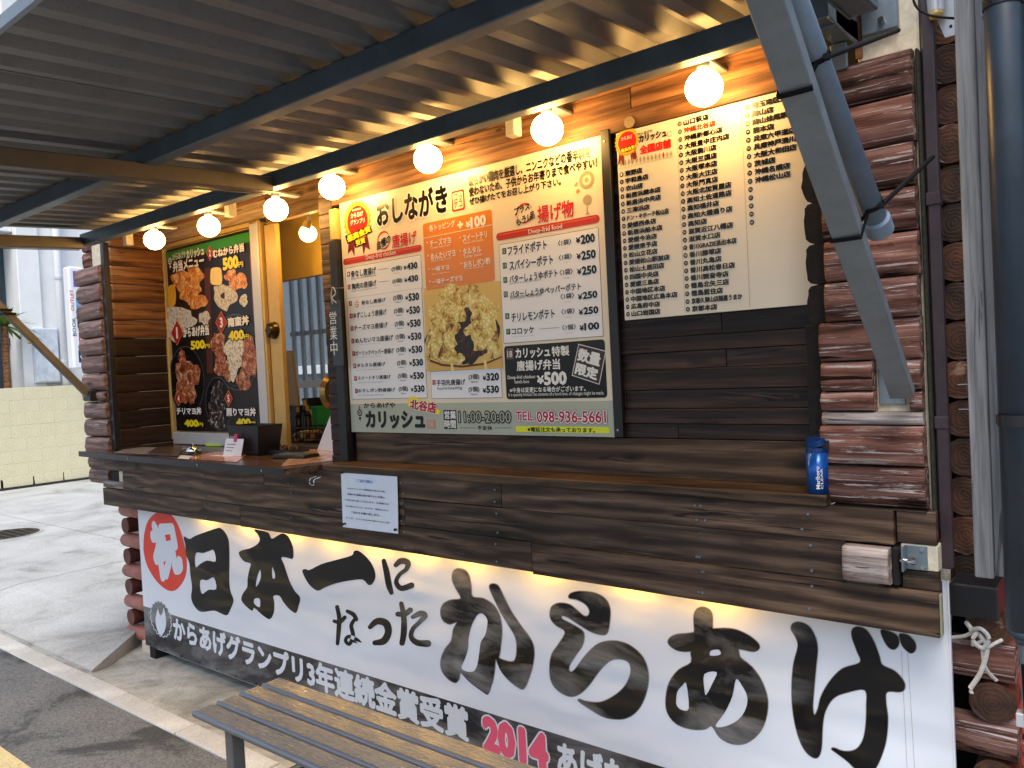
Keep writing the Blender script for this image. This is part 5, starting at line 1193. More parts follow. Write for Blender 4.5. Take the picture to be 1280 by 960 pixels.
chicken(S, [(120, 410, 62, 56), (95, 470, 24, 32), (225, 402, 25, 28)], 'rice'); chicken(S, [(312, 312, 48, 54), (394, 328, 18, 26)], 'rice'); chicken(S, [(305, 308, 9, 13)], 'dark', 1.4)
S.poly([(252, 200), (262, 188), (285, 186), (298, 198), (300, 255), (275, 262), (252, 252)], I['batterl'], 1.0, 'food_print', smooth=3); S.poly([(68, 275), (98, 265), (102, 340), (72, 355)], I['gold'], 1.0, 'food_print', smooth=3)
chicken(S, [(285, 520, 32, 55), (298, 605, 30, 50), (412, 560, 38, 80), (395, 665, 30, 52), (432, 610, 18, 45), (330, 640, 24, 34)], 'glazed'); chicken(S, [(355, 545, 40, 76), (350, 620, 18, 52)], 'sauce', 1.2)
chicken(S, [(130, 570, 17, 30), (138, 635, 36, 50), (172, 650, 34, 60), (140, 715, 38, 55), (170, 735, 22, 34)], 'glazed'); chicken(S, [(285, 720, 26, 50), (275, 790, 34, 66), (292, 840, 24, 40)], 'striped', 1.2, rough=.22)
def diamond(u, v, ru, rv, t):
    S.poly([(u, v-rv-3), (u+ru+1.5, v), (u, v+rv+3), (u-ru-1.5, v)], I['gold'], 4.0, 'number_diamond'); S.poly([(u, v-rv), (u+ru, v), (u, v+rv), (u-ru, v)], I['tagred'], 4.15, 'number_diamond'); k_ = .13 if t == '1' else .28; S.text(t, u-ru*k_, v-rv*.42, u+ru*k_, v+rv*.42, W, .04, 4.4)
diamond(251, 125, 14, 30, '2'); diamond(110, 467, 25, 52, '1'); diamond(300, 422, 24, 46, '3'); diamond(117, 748, 17, 30, '4'); diamond(331, 748, 17, 34, '5')
OB = (I['black'], .12)
for t, q in (('むねから弁当', (264, 112, 397, 116)), ('からあげ弁当', (136, 446, 247, 474)), ('南蛮丼', (328, 404, 418, 430)), ('チリマヨ丼', (108, 788, 215, 816)), ('照りマヨ丼', (322, 790, 448, 822))): S.text(t, *q, W, .05, 4.3, OB)
for t, q in (('500', (307, 150, 372, 184)), ('500', (170, 504, 228, 532)), ('400', (332, 462, 396, 492)), ('400', (143, 840, 200, 868)), ('400', (365, 835, 425, 865))):
    S.text(t, *q, I['yellow'], .06, 4.3, OB); S.text('円', q[2]+2, (q[1]+q[3])/2-2, q[2]+22, q[3]-1, I['yellow'], .03, 4.3, OB)
S.build()

# ================================================================== BANNER
BY = 2.127
bmats = sign_mat('white_vinyl_banner', (.75, .80, .87), .30)
def banner_surface(m, base):
    t = m.node_tree; b = t.nodes['Principled BSDF']; b.inputs['Roughness'].default_value = base
    for n in [n for n in t.nodes if n.type in ('BUMP',)]: t.nodes.remove(n)
    tc = t.nodes.new('ShaderNodeTexCoord'); geo = t.nodes.new('ShaderNodeNewGeometry'); mp = t.nodes.new('ShaderNodeMapping'); mp.inputs['Scale'].default_value = (1.3, 1, 3.6); mp.inputs['Rotation'].default_value = (0, .35, 0)
    t.links.new(geo.outputs['Position'], mp.inputs[0]); n = t.nodes.new('ShaderNodeTexNoise'); n.inputs['Scale'].default_value = 1.7; n.inputs['Detail'].default_value = 1.2; n.inputs['Distortion'].default_value = .3; t.links.new(mp.outputs[0], n.inputs['Vector'])
    bp = t.nodes.new('ShaderNodeBump'); bp.inputs['Strength'].default_value = .5; bp.inputs['Distance'].default_value = .04; t.links.new(n.outputs['Fac'], bp.inputs['Height']); t.links.new(bp.outputs[0], b.inputs['Normal'])
banner_surface(bmats, .32)
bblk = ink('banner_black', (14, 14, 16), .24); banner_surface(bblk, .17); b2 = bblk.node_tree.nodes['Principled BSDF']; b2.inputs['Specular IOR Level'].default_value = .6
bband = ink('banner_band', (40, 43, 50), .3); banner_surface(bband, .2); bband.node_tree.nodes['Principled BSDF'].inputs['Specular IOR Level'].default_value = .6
def paint_sheen(m, x0, x1, amt, col):  # pale sheen painted into the ink colour, noise patches within an x range
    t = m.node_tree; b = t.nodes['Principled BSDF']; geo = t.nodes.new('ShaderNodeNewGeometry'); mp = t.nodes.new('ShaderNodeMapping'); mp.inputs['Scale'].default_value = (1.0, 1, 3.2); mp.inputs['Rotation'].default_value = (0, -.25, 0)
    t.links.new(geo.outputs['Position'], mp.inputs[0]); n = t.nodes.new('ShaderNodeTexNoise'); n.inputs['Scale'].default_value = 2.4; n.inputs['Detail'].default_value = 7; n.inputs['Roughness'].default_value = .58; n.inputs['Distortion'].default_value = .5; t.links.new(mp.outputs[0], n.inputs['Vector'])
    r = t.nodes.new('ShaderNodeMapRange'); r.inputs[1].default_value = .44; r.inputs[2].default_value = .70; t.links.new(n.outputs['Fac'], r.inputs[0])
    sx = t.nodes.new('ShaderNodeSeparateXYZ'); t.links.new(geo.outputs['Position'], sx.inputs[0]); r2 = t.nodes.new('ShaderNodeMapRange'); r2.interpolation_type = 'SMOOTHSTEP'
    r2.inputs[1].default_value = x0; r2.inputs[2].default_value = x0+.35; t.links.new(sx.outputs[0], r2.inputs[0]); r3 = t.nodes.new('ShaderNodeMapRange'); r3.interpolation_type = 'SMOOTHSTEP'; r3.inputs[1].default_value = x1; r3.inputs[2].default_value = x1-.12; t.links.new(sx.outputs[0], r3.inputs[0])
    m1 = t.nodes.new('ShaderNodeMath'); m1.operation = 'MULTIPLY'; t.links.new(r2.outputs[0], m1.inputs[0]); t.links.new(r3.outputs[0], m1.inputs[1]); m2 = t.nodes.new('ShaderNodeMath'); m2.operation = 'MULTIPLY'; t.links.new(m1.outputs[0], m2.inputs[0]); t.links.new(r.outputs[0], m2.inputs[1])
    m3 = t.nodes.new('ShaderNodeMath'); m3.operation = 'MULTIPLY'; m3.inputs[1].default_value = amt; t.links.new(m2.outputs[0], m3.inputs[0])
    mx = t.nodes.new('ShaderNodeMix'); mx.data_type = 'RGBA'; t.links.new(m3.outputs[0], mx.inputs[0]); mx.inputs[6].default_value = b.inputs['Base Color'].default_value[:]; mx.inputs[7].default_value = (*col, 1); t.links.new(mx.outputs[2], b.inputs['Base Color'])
paint_sheen(bblk, -2.45, -.70, 1.0, (.27, .265, .255)); paint_sheen(bband, -9, 3, 1.0, (.22, .225, .24))
bred = ink('banner_red', (222, 62, 48), .3); banner_surface(bred, .3); bpink = ink('banner_pink', (228, 92, 124), .3); bgrey = ink('banner_outline', (150, 146, 140), .3); bletter = ink('banner_letter_white', (214, 222, 232), .3)
tl = aty(171, 636, BY); br = aty(1190, 960, BY)
bx0 = aty(182.3, 806, BY)[0]; bx1 = aty(1190, 900, BY)[0]; bz0 = aty(182.3, 806, BY)[2]
BN2 = empty('banner', 'wide white vinyl banner with huge black brush lettering hanging under the apron', 'banner', ((bx0+bx1)/2, BY, .45))
# slightly sagging sheet
bm = bmesh.new(); NX, NZ = 60, 14; gv = {}
for i in range(NX+1):
    for j in range(NZ+1):
        x = bx0+(bx1-bx0)*i/NX; z = bz0+(.93-bz0)*j/NZ; gv[i, j] = bm.verts.new((x-BN2.location.x, 0, z-.45))
for i in range(NX):
    for j in range(NZ): bm.faces.new((gv[i, j], gv[i+1, j], gv[i+1, j+1], gv[i, j+1]))
bmobj('sheet', bm, bmats, BN2)
box('hem_edge', bx1, bx1+.004, BY-.003, BY+.012, bz0, .93, bmats, BN2, .001)
S = Sign(BY, BN2)
J = (150, 630, 3.657); K = (420, 640, 3.2); L = (800, 720, 3.2)
zt = aty(180, 757.5, BY)[2]
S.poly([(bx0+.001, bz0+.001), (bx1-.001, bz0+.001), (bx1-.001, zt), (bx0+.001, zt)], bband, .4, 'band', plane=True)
S.zoom(*J)
S.poly([(107, 190), (112, 130), (128, 78), (160, 44), (200, 32), (240, 55), (272, 110), (296, 190), (306, 265), (300, 330), (275, 375), (245, 397), (210, 390), (165, 350), (128, 290), (112, 240)], bred, .5, 'red_disc', smooth=4)
S.text('祝', 0, 0, 0, 0, bletter, .07, 1.0, quad=[(138, 95), (245, 88), (285, 300), (175, 345)], name='title_lettering')
def brush(loops, sm=4, new=False):
    if new: S.letter += 1
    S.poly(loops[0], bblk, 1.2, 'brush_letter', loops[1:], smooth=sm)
def halo(loop, k=3, sm=4, holes=()):
    S.letter += 1
    cx_ = sum(p[0] for p in loop)/len(loop); cy_ = sum(p[1] for p in loop)/len(loop)
    lp = smoothpath(loop, sm, True); n = len(lp); out = []
    ar = sum(lp[i][0]*lp[(i+1) % n][1]-lp[(i+1) % n][0]*lp[i][1] for i in range(n)); s_ = 1 if ar > 0 else -1
    for i in range(n):
        a, b = lp[i-1], lp[(i+1) % n]; dx, dy = b[0]-a[0], b[1]-a[1]; l = math.hypot(dx, dy) or 1; out.append((lp[i][0]+s_*dy/l*k, lp[i][1]-s_*dx/l*k))
    S.letter_h = None
    co, fs = fillpoly([[S.px(*p) for p in out]]+[[S.px(*p) for p in smoothpath(list(h), sm, True)] for h in holes]); S.add(co, fs, bgrey, .8, 'letter_outline')
brush(new=True, loops=[[(292, 148), (318, 160), (345, 145), (400, 125), (440, 112), (458, 109), (480, 128), (498, 170), (501, 250), (500, 350), (506, 400), (520, 440), (506, 480), (490, 508), (462, 500), (430, 487), (372, 493), (343, 470), (326, 430), (330, 380), (322, 320), (318, 270), (302, 230), (300, 190)],
       [(347, 225), (380, 224), (410, 214), (430, 212), (438, 262), (400, 258), (370, 272), (346, 288)], [(367, 350), (400, 348), (430, 336), (441, 388), (405, 392), (374, 410)]], sm=3)
brush(new=True, loops=[[(612, 116), (650, 122), (680, 132), (694, 158), (720, 145), (745, 134), (770, 148), (788, 185), (794, 220), (790, 250), (765, 245), (738, 244), (752, 280), (775, 350), (800, 398), (824, 428), (816, 470), (804, 498), (775, 480), (747, 447), (730, 420), (702, 420), (706, 450), (704, 495), (686, 526), (655, 510), (615, 475), (606, 488), (580, 470), (556, 440), (562, 410), (582, 380), (584, 340), (592, 300), (598, 272), (572, 264), (553, 245), (544, 222), (562, 210), (595, 202), (625, 186), (640, 165), (632, 140)],
       [(641, 300), (645, 330), (636, 360), (622, 378), (626, 340)], [(697, 288), (709, 320), (708, 340), (697, 335)], [(612, 450), (618, 432), (640, 434), (640, 470), (626, 466)]], sm=3)
brush(new=True, loops=[[(834, 305), (848, 297), (868, 301), (920, 275), (990, 255), (1060, 235), (1070, 216), (1092, 214), (1130, 245), (1158, 285), (1169, 330), (1155, 364), (1135, 369), (1110, 345), (1050, 350), (990, 362), (940, 380), (905, 396), (872, 375), (848, 340)]], sm=3)
def stroke(pts, k=5):
    """brush stroke: list of (u, v, r)"""
    p = smoothpath(pts, k); n = len(p); Lf, Rt = [], []
    for i in range(n):
        a, b = p[max(0, i-1)], p[min(n-1, i+1)]; dx, dy = b[0]-a[0], b[1]-a[1]; l = math.hypot(dx, dy) or 1; nx, ny = -dy/l, dx/l; r = p[i][2]
        Lf.append((p[i][0]+nx*r, p[i][1]+ny*r)); Rt.append((p[i][0]-nx*r, p[i][1]-ny*r))
    def cap(c, d0, r): return [(c[0]+r*math.cos(d0+t), c[1]+r*math.sin(d0+t)) for t in [math.radians(x_) for x_ in (-60, -30, 0, 30, 60)]]
    d1 = math.atan2(p[-1][1]-p[-2][1], p[-1][0]-p[-2][0]); d0 = math.atan2(p[0][1]-p[1][1], p[0][0]-p[1][0])
    S.step += 1
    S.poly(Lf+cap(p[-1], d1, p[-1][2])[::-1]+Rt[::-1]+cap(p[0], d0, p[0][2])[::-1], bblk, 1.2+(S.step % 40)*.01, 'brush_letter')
# な (left part of the small words)
S.letter += 1; stroke([(993, 470, 9), (1003, 520, 10), (1000, 580, 10), (995, 638, 8)]); stroke([(980, 535, 8), (1005, 540, 9), (1028, 518, 9)])
stroke([(1040, 490, 8), (1068, 505, 10), (1082, 528, 8)]); stroke([(1075, 525, 8), (1058, 555, 9), (1066, 600, 9), (1050, 640, 8), (1032, 625, 8), (1046, 605, 8), (1085, 622, 9), (1106, 648, 8)])
S.zoom(*K)
S.letter += 1; stroke([(192, 195, 9), (203, 240, 12), (212, 290, 12), (222, 322, 9)]); stroke([(240, 212, 9), (262, 195, 12), (288, 203, 12), (282, 228, 9), (255, 250, 8), (242, 280, 9), (262, 305, 11), (303, 293, 12)])
S.letter += 1; stroke([(137, 460, 9), (165, 437, 13), (200, 445, 15), (210, 480, 14), (192, 515, 14), (156, 523, 10)])
S.letter += 1; stroke([(248, 408, 10), (275, 408, 11), (298, 392, 11)]); stroke([(262, 366, 9), (272, 420, 11), (272, 480, 12), (265, 524, 11)]); stroke([(308, 420, 8), (338, 406, 12), (356, 415, 12), (335, 440, 9), (308, 468, 9), (302, 500, 10), (325, 522, 12), (368, 526, 14)])
ka = [(470, 238), (490, 226), (518, 234), (534, 258), (541, 300), (547, 338), (590, 346), (630, 372), (655, 415), (664, 470), (660, 530), (652, 580), (640, 584), (634, 640), (622, 700), (608, 730), (585, 718), (540, 685), (510, 655), (498, 642), (492, 668), (478, 682), (450, 668), (425, 635), (420, 595), (436, 550), (462, 515), (470, 470), (484, 440), (455, 448), (428, 432), (419, 398), (430, 368), (460, 352), (500, 345), (480, 305), (466, 270)]
kr2 = [(614, 300), (628, 287), (650, 296), (672, 340), (700, 395), (740, 455), (780, 510), (793, 555), (788, 610), (772, 665), (752, 706), (728, 700), (690, 670), (658, 630), (642, 582), (665, 590), (695, 598), (716, 592), (724, 550), (718, 500), (690, 450), (660, 400), (635, 350)]
kah = [(566, 412), (586, 406), (604, 425), (606, 450), (598, 490), (580, 520), (574, 560), (566, 610), (552, 636), (525, 638), (502, 624), (515, 590), (528, 550), (532, 500), (545, 450)]
halo(ka, holes=[kah]); brush([ka, kah])
halo(kr2); brush([kr2])
ra = [(857, 400), (866, 376), (895, 364), (935, 370), (965, 393), (990, 414), (1008, 415), (1015, 396), (1000, 370), (965, 350), (932, 343), (940, 325), (980, 317), (1040, 325), (1080, 350), (1097, 388), (1095, 440), (1086, 482), (1065, 491), (1020, 478), (970, 448), (930, 422), (905, 414), (906, 428), (940, 446), (985, 474), (993, 500), (985, 535), (960, 572), (934, 615), (936, 638), (956, 630), (1000, 572), (1050, 527), (1110, 515), (1170, 530), (1220, 570), (1245, 620), (1250, 680), (1232, 750), (1200, 800), (1150, 827), (1080, 822), (1020, 790), (972, 757), (975, 748), (1000, 757), (1060, 760), (1120, 730), (1160, 690), (1180, 640), (1172, 602), (1140, 588), (1100, 593), (1060, 628), (1010, 695), (970, 730), (930, 736), (885, 710), (860, 670), (856, 610), (866, 565), (890, 530), (917, 480), (880, 452), (860, 427)]
halo(ra); brush([ra])
S.zoom(*L)
st_ = [(218, 215), (216, 160), (228, 132), (252, 124), (278, 134), (290, 160), (290, 215), (288, 235), (220, 235)]
hz = [(114, 270), (120, 247), (150, 233), (200, 228), (290, 211), (370, 211), (430, 234), (470, 265), (478, 288), (455, 302), (400, 292), (330, 285), (260, 290), (190, 302), (145, 295)]
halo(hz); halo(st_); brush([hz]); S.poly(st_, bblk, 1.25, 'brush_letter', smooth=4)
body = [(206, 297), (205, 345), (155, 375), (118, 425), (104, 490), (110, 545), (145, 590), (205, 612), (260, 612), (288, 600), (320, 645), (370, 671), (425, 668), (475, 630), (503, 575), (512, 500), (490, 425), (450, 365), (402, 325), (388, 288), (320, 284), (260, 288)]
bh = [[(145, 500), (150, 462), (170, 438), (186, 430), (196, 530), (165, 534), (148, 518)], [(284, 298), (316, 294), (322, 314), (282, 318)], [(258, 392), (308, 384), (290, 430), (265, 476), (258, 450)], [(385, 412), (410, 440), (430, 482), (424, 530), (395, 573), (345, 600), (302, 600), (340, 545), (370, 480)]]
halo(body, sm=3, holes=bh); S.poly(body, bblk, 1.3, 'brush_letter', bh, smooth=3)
ge = [(605, 212), (612, 190), (640, 184), (675, 200), (700, 240), (711, 290), (705, 360), (697, 450), (692, 520), (698, 556), (712, 530), (725, 480), (760, 420), (810, 370), (880, 345), (868, 300), (850, 250), (848, 216), (870, 203), (905, 215), (935, 260), (958, 320), (970, 355), (1020, 380), (1055, 420), (1059, 450), (1040, 463), (990, 463), (984, 500), (992, 570), (986, 650), (970, 710), (945, 765), (920, 790), (870, 776), (830, 740), (790, 710), (767, 692), (778, 687), (815, 700), (860, 695), (890, 660), (903, 600), (906, 520), (900, 456), (830, 465), (775, 488), (742, 540), (731, 600), (726, 690), (710, 726), (680, 718), (650, 680), (625, 610), (610, 520), (608, 430), (615, 350), (632, 280), (622, 242)]
halo(ge); brush([ge])
for d_l in ([(965, 215), (1000, 222), (1030, 240), (1036, 270), (1020, 292), (995, 285), (972, 248)], [(1040, 232), (1072, 236), (1100, 265), (1102, 295), (1082, 308), (1052, 282), (1040, 252)]): halo(d_l); brush([d_l])
for uu in ((1045, 300, 1068, 770), (1070, 305, 1098, 770)): S.poly([(uu[0], uu[1]), (uu[0]+1.5, uu[1]), (uu[2]+1.5, uu[3]), (uu[2], uu[3])], bgrey, .6, 'crease')
# band lettering
xA, xB = aty(218.4, 800, BY)[0], aty(584, 890, BY)[0]
zA = aty(219, 779, BY)[2]; zB = aty(219, 806, BY)[2]
t_ = 'からあげグランプリ3年連続金賞受賞'
z_hi = aty(584, 876, BY)[2]; z_lo = aty(584, 916, BY)[2]
S.text(t_, 0, 0, 0, 0, bletter, .045, 1.5, plane=((xA, (zA+z_hi)/2), (xB, (zB+z_lo)/2)), name='band_lettering')
zh, zl = (zA+z_hi)/2-.012, (zB+z_lo)/2-.004
xa, xb = aty(606, 915, BY)[0], aty(683, 940, BY)[0]; S.text('2014', 0, 0, 0, 0, bpink, .07, 1.7, (bletter, .11), plane=((xa, zh), (xb, zl)), name='year_lettering')
xa, xb = aty(697, 930, BY)[0], aty(1010, 1010, BY)[0]; S.text('あげたて優秀賞受賞', 0, 0, 0, 0, bletter, .045, 1.5, plane=((xa, zh), (xb, zl)), name='band_lettering')
# round rooster emblem
S.zoom(*J); c = S.px(187, 525); r = abs(S.px(187, 440)[1]-c[1]); sx = abs(S.px(238, 525)[0]-c[0])/r
S.poly([(c[0]+sx*r*(1.0 if i % 2 else .90)*math.cos(math.pi*i/20), c[1]+r*(1.0 if i % 2 else .90)*math.sin(math.pi*i/20)) for i in range(40)], bletter, .8, 'emblem', plane=True)
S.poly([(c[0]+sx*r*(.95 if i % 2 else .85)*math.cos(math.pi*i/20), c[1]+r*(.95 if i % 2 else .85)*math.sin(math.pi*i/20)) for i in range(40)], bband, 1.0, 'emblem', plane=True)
S.poly([(168, 500), (174, 478), (180, 500), (187, 510), (196, 495), (200, 472), (207, 500), (212, 540), (208, 570), (200, 590), (190, 600), (178, 590), (168, 565), (163, 530)], bletter, 1.2, 'emblem', smooth=2)
S.build()
bm = bmesh.new()
for k in range(24):
    x = bx0+.05+k*(bx1-bx0-.1)/23; bm_cyl(bm, (x-BN2.location.x, -.003, bz0+.012-.45), (x-BN2.location.x, .0, bz0+.012-.45), .005, n=10)
bmobj('eyelets', bm, MAT['blackpaint'], BN2)

# ================================================================== NOTICE
NY = 2.0335
nn = [aty(426, 584.7, NY), aty(496.2, 588.3, NY), aty(499.3, 666.8, NY), aty(428.6, 658.8, NY)]
o = empty('paper_notice', 'white paper notice with printed text pinned to the apron boards', 'notice', tuple(nn[0]))
vs = []; fs = []
for i in range(7):
    for j in range(7):
        a, b = i/6, j/6; p = (1-b)*((1-a)*nn[0]+a*nn[1])+b*((1-a)*nn[3]+a*nn[2]); lift = .006*(a*b)**2+.002*math.sin(a*3)*b
        vs.append((p[0]-nn[0][0], -lift, p[2]-nn[0][2]))
for i in range(6):
    for j in range(6): k = i*7+j; fs.append((k, k+1, k+8, k+7))
link('sheet', mesh('sheet', vs, fs, MAT['paper'], True), o)
S = Sign(NY, o); S.zoom(420, 570, 8.73)
S.text('🙏ご協力願い🙏', 193, 245, 470, 300, I['blue'], .02, 9, name='lettering')
for t, q in (('コロナウイルス感染拡大防止の為', (140, 340, 550, 392)), ('店頭での混雑を避け速やかにお渡し', (140, 400, 550, 460)), ('できればと思っております。お客様へは', (112, 462, 595, 530)), ('お手間をおかけしますが、電話注文の', (120, 532, 587, 598)), ('ご協力をお願い致します。', (183, 597, 497, 655)), ('どうぞ、チラシをお持ち帰り下さい☺', (130, 660, 600, 735))):
    S.text(t, *q, I['navy'], .03, 9)
S.build()
for p in ((428, 590.5), (429.5, 655), (494.5, 662)):
    q = aty(*p, NY-.01); bm = bmesh.new(); bm_cyl(bm, (q[0]-nn[0][0], -.013, q[2]-nn[0][2]), (q[0]-nn[0][0], .0, q[2]-nn[0][2]), .004, n=10); bm_cyl(bm, (q[0]-nn[0][0], -.016, q[2]-nn[0][2]), (q[0]-nn[0][0], -.012, q[2]-nn[0][2]), .0055, n=10); bmobj('push_pin', bm, MAT['blackpaint'], o)

# ================================================================== HANGING OPEN SIGN
HY = 2.10; q0, q1 = aty(412, 377, HY), aty(429, 457, HY)
o = empty('open_sign', 'narrow grey hanging sign with white vertical characters on the hatch post', 'sign', ((q0[0]+q1[0])/2, HY, q0[2]))
box('panel', q0[0], q1[0], HY, HY+.006, q1[2], q0[2], plain('slate_grey_sign', (.045, .060, .07), .45), o, .002)
S = Sign(HY, o); S.zoom(0, 300, 2.977)
for ch, q in (('営', (1226, 268, 1254, 312)), ('業', (1228, 322, 1256, 370)), ('中', (1230, 378, 1258, 428))): S.text(ch, *q, I['white'], .01, 1.5)
S.build()
c = (q0[0]+q1[0])/2
bm = bmesh.new(); bm_tube(bm, smoothpath([(-.012, .0, -.012), (-.016, -.004, .02), (0, -.006, .055), (.014, -.004, .03), (-.008, -.006, .012), (.012, .0, -.010)], 6), .0025, 6); bmobj('cord', bm, MAT['rope'], o, smooth=True)
bm = bmesh.new(); bm_cyl(bm, (0, -.004, .052), (0, .05, .056), .002, n=6); bmobj('hook', bm, MAT['chrome'], o)

# ================================================================== ASHTRAY CAN
cc = aty(1023, 614, 2.056); cz = 1.1375; R = .0265; H_ = .105
o = empty('ashtray_can', 'blue cylindrical ashtray can with its lid open on the ledge end', 'ashtray', (cc[0], 2.056, cz))
blue = plain('metallic_blue_can', (.006, .085, .36), .22, .35, .15, 8, 0)
bm = bmesh.new(); bm_cyl(bm, (0, 0, .0), (0, 0, H_), R, n=40); bmobj('can_body', bm, blue, o, smooth=False)
for p in o.children[-1].data.polygons: p.use_smooth = abs(p.normal.z) < .5
bm = bmesh.new(); bm_cyl(bm, (0, 0, H_), (0, 0, H_+.012), R*1.01, R*.97, 40); bmobj('can_rim', bm, plain('dark_blue_rim', (.004, .03, .14), .3, .3), o)
bm = bmesh.new(); bm_cyl(bm, (-.002, .006, H_+.020), (-.004, .002, H_+.034), R*1.02, R*.9, 36); bmobj('lid', bm, plain('dark_blue_lid', (.004, .035, .16), .25, .3), o)
bm = bmesh.new(); bm_box(bm, R-.004, R+.005, -.004, .006, H_+.004, H_+.030); bmobj('hinge', bm, MAT['blackpaint'], o)
def cyl_text(t, a0, a1, z0, z1, mat, bold):
    co, fs = glyphs(t, bold); mn, mx = co.min(0), co.max(0); uv = (co-mn)/(mx-mn)
    vs = []
    for a, b in uv:      # reads upwards: text x -> z, text y -> towards -angle
        th = a0+(a1-a0)*(1-b); zz = z0+(z1-z0)*a; vs.append(((R+.0006)*math.cos(th), (R+.0006)*math.sin(th), zz))
    link('lettering', mesh('lettering', vs, fs, mat), o)
cyl_text('Marlboro', math.radians(-82), math.radians(-62), .014, .072, I['white'], .02)
cyl_text('CLEAR', math.radians(-58), math.radians(-46), .014, .066, I['white'], .01)

# ================================================================== THINGS ON THE COUNTER
CZ = 1.1305
def on(x, y, z=CZ): return atz(x, y, z)
# service bell
p = on(242, 567); o = empty('service_bell', 'small silver service bell on a black base at the counter front', 'bell', (p[0], p[1], CZ))
bm = bmesh.new(); bm_cyl(bm, (0, 0, 0), (0, 0, .012), .042, .036, 28); bmobj('base', bm, MAT['blackpaint'], o)
bm = bmesh.new(); bmesh.ops.create_uvsphere(bm, u_segments=28, v_segments=16, radius=.036)
bmesh.ops.delete(bm, geom=[v for v in bm.verts if v.co.z < -.001], context='VERTS')
for v in bm.verts: v.co.z = v.co.z*.82+.014
bmobj('dome', bm, MAT['chrome'], o, smooth=True)
bm = bmesh.new(); bm_cyl(bm, (0, 0, .042), (0, 0, .056), .003, n=8); bm_cyl(bm, (0, 0, .054), (0, 0, .058), .008, n=14); bmobj('plunger', bm, MAT['chrome'], o)
def sheet_on(name, label, cat, pts, mat, lift=.0008, th=.0012, part='sheet'):
    P3 = [on(*q) for q in pts]; c = sum(P3)/len(P3); o = empty(name, label, cat, (c[0], c[1], CZ+lift))
    bm = bmesh.new(); prism(bm, [(q[0]-c[0], q[1]-c[1]) for q in P3], 0, th, (0, 0)); bmobj(part, bm, mat, o); return o, c
o, c = sheet_on('laminated_menu', 'orange laminated menu lying in the middle of the counter', 'menu', [(232, 573), (270, 565), (312, 566), (296, 578)], plain('orange_print', (.62, .26, .13), .15, 0, .35, 30, 0))
bm = bmesh.new(); bm_box(bm, -.08, .08, -.02, .02, .0013, .0016); bmobj('print_block', bm, INK['ricel'], o)
o, c = sheet_on('laminated_menu', 'pinkish laminated menu at the right end of the counter by the white tent card', 'menu', [(352, 583), (370, 562), (425, 562), (418, 576)], plain('pink_print', (.66, .40, .28), .15, 0, .4, 24, 0))
bm = bmesh.new(); bm_box(bm, -.10, .06, -.05, .03, .0013, .0016); bmobj('print_block', bm, plain('food_print_spots', (.5, .22, .08), .2, 0, .6, 60, 0), o)
sheet_on('counter_mat', 'pale plastic mat at the left end of the counter', 'mat', [(142, 566), (165, 559), (235, 560), (214, 569)], plain('pale_mat', (.45, .42, .38), .2, 0, .15, 20, 0))
o, c = sheet_on('leaflet_stack', 'dark stack of leaflets left of the service bell', 'leaflets', [(184, 569), (196, 561), (228, 561), (224, 571)], plain('dark_leaflet', (.10, .07, .05), .3, 0, .6, 60, 0), .0022, .008)
bm = bmesh.new(); bm_box(bm, -.06, .05, -.03, .02, .0082, .0086); bmobj('print_block', bm, INK['tagbrown'], o)
o, c = sheet_on('bell_note', 'small white note in front of the service bell', 'note', [(222, 574), (226, 570), (240, 571), (236, 575)], MAT['paper'], .003)
# card stand with pink clip
p = on(290, 570); o = empty('price_card', 'white card with a pink clip standing on the counter', 'card', (p[0], p[1], CZ))
cw_ = .155; bm = bmesh.new(); bm_box(bm, -cw_/2, cw_/2, -.001, .001, 0, .085, .0, Matrix.Rotation(-.25, 4, 'X')); bmobj('card', bm, MAT['paper'], o)
for k in range(3):
    bm = bmesh.new(); bm_box(bm, -cw_*.38, cw_*(.1-.06*k), -.0018, -.0011, .055-.016*k, .058-.016*k, .0, Matrix.Rotation(-.25, 4, 'X')); bmobj('printed_line', bm, INK['greydark'], o)
bm = bmesh.new(); bm_box(bm, .0, .022, -.008, .006, .070, .108, .003, Matrix.Rotation(-.25, 4, 'X')); bmobj('clip', bm, plain('magenta_clip', (.45, .02, .14), .3), o)
sheet_on('green_pad', 'lime green note pad behind the white card', 'pad', [(257, 558), (262, 552), (290, 552), (290, 558)], plain('lime_paper', (.45, .75, .10), .5), .002, .012)
# black cash box with paper tag
p = on(320, 567); o = empty('black_box', 'black open-topped box with a paper tag behind the white card', 'box', (p[0], p[1], CZ))
bm = bmesh.new()
for (a0, a1, b0, b1) in ((-.13, .13, -.07, -.064), (-.13, .13, .064, .07), (-.13, -.124, -.064, .064), (.124, .13, -.064, .064)):
    vsx = bm_box(bm, a0, a1, b0, b1, .0, .145)
bm_box(bm, -.13, .13, -.07, .07, 0, .006)
for v in bm.verts: v.co.x *= (.82+v.co.z*1.5); v.co.y *= (.85+v.co.z*1.0)
bmobj('tray', bm, plain('black_plastic', (.012, .012, .013), .4), o)
bm = bmesh.new(); bm_box(bm, -.115, -.055, -.075, -.0735, .055, .115, 0, Matrix.Rotation(-.10, 4, 'X')); bmobj('paper_tag', bm, plain('tan_tag', (.35, .25, .14), .7, 0, .3, 40), o)
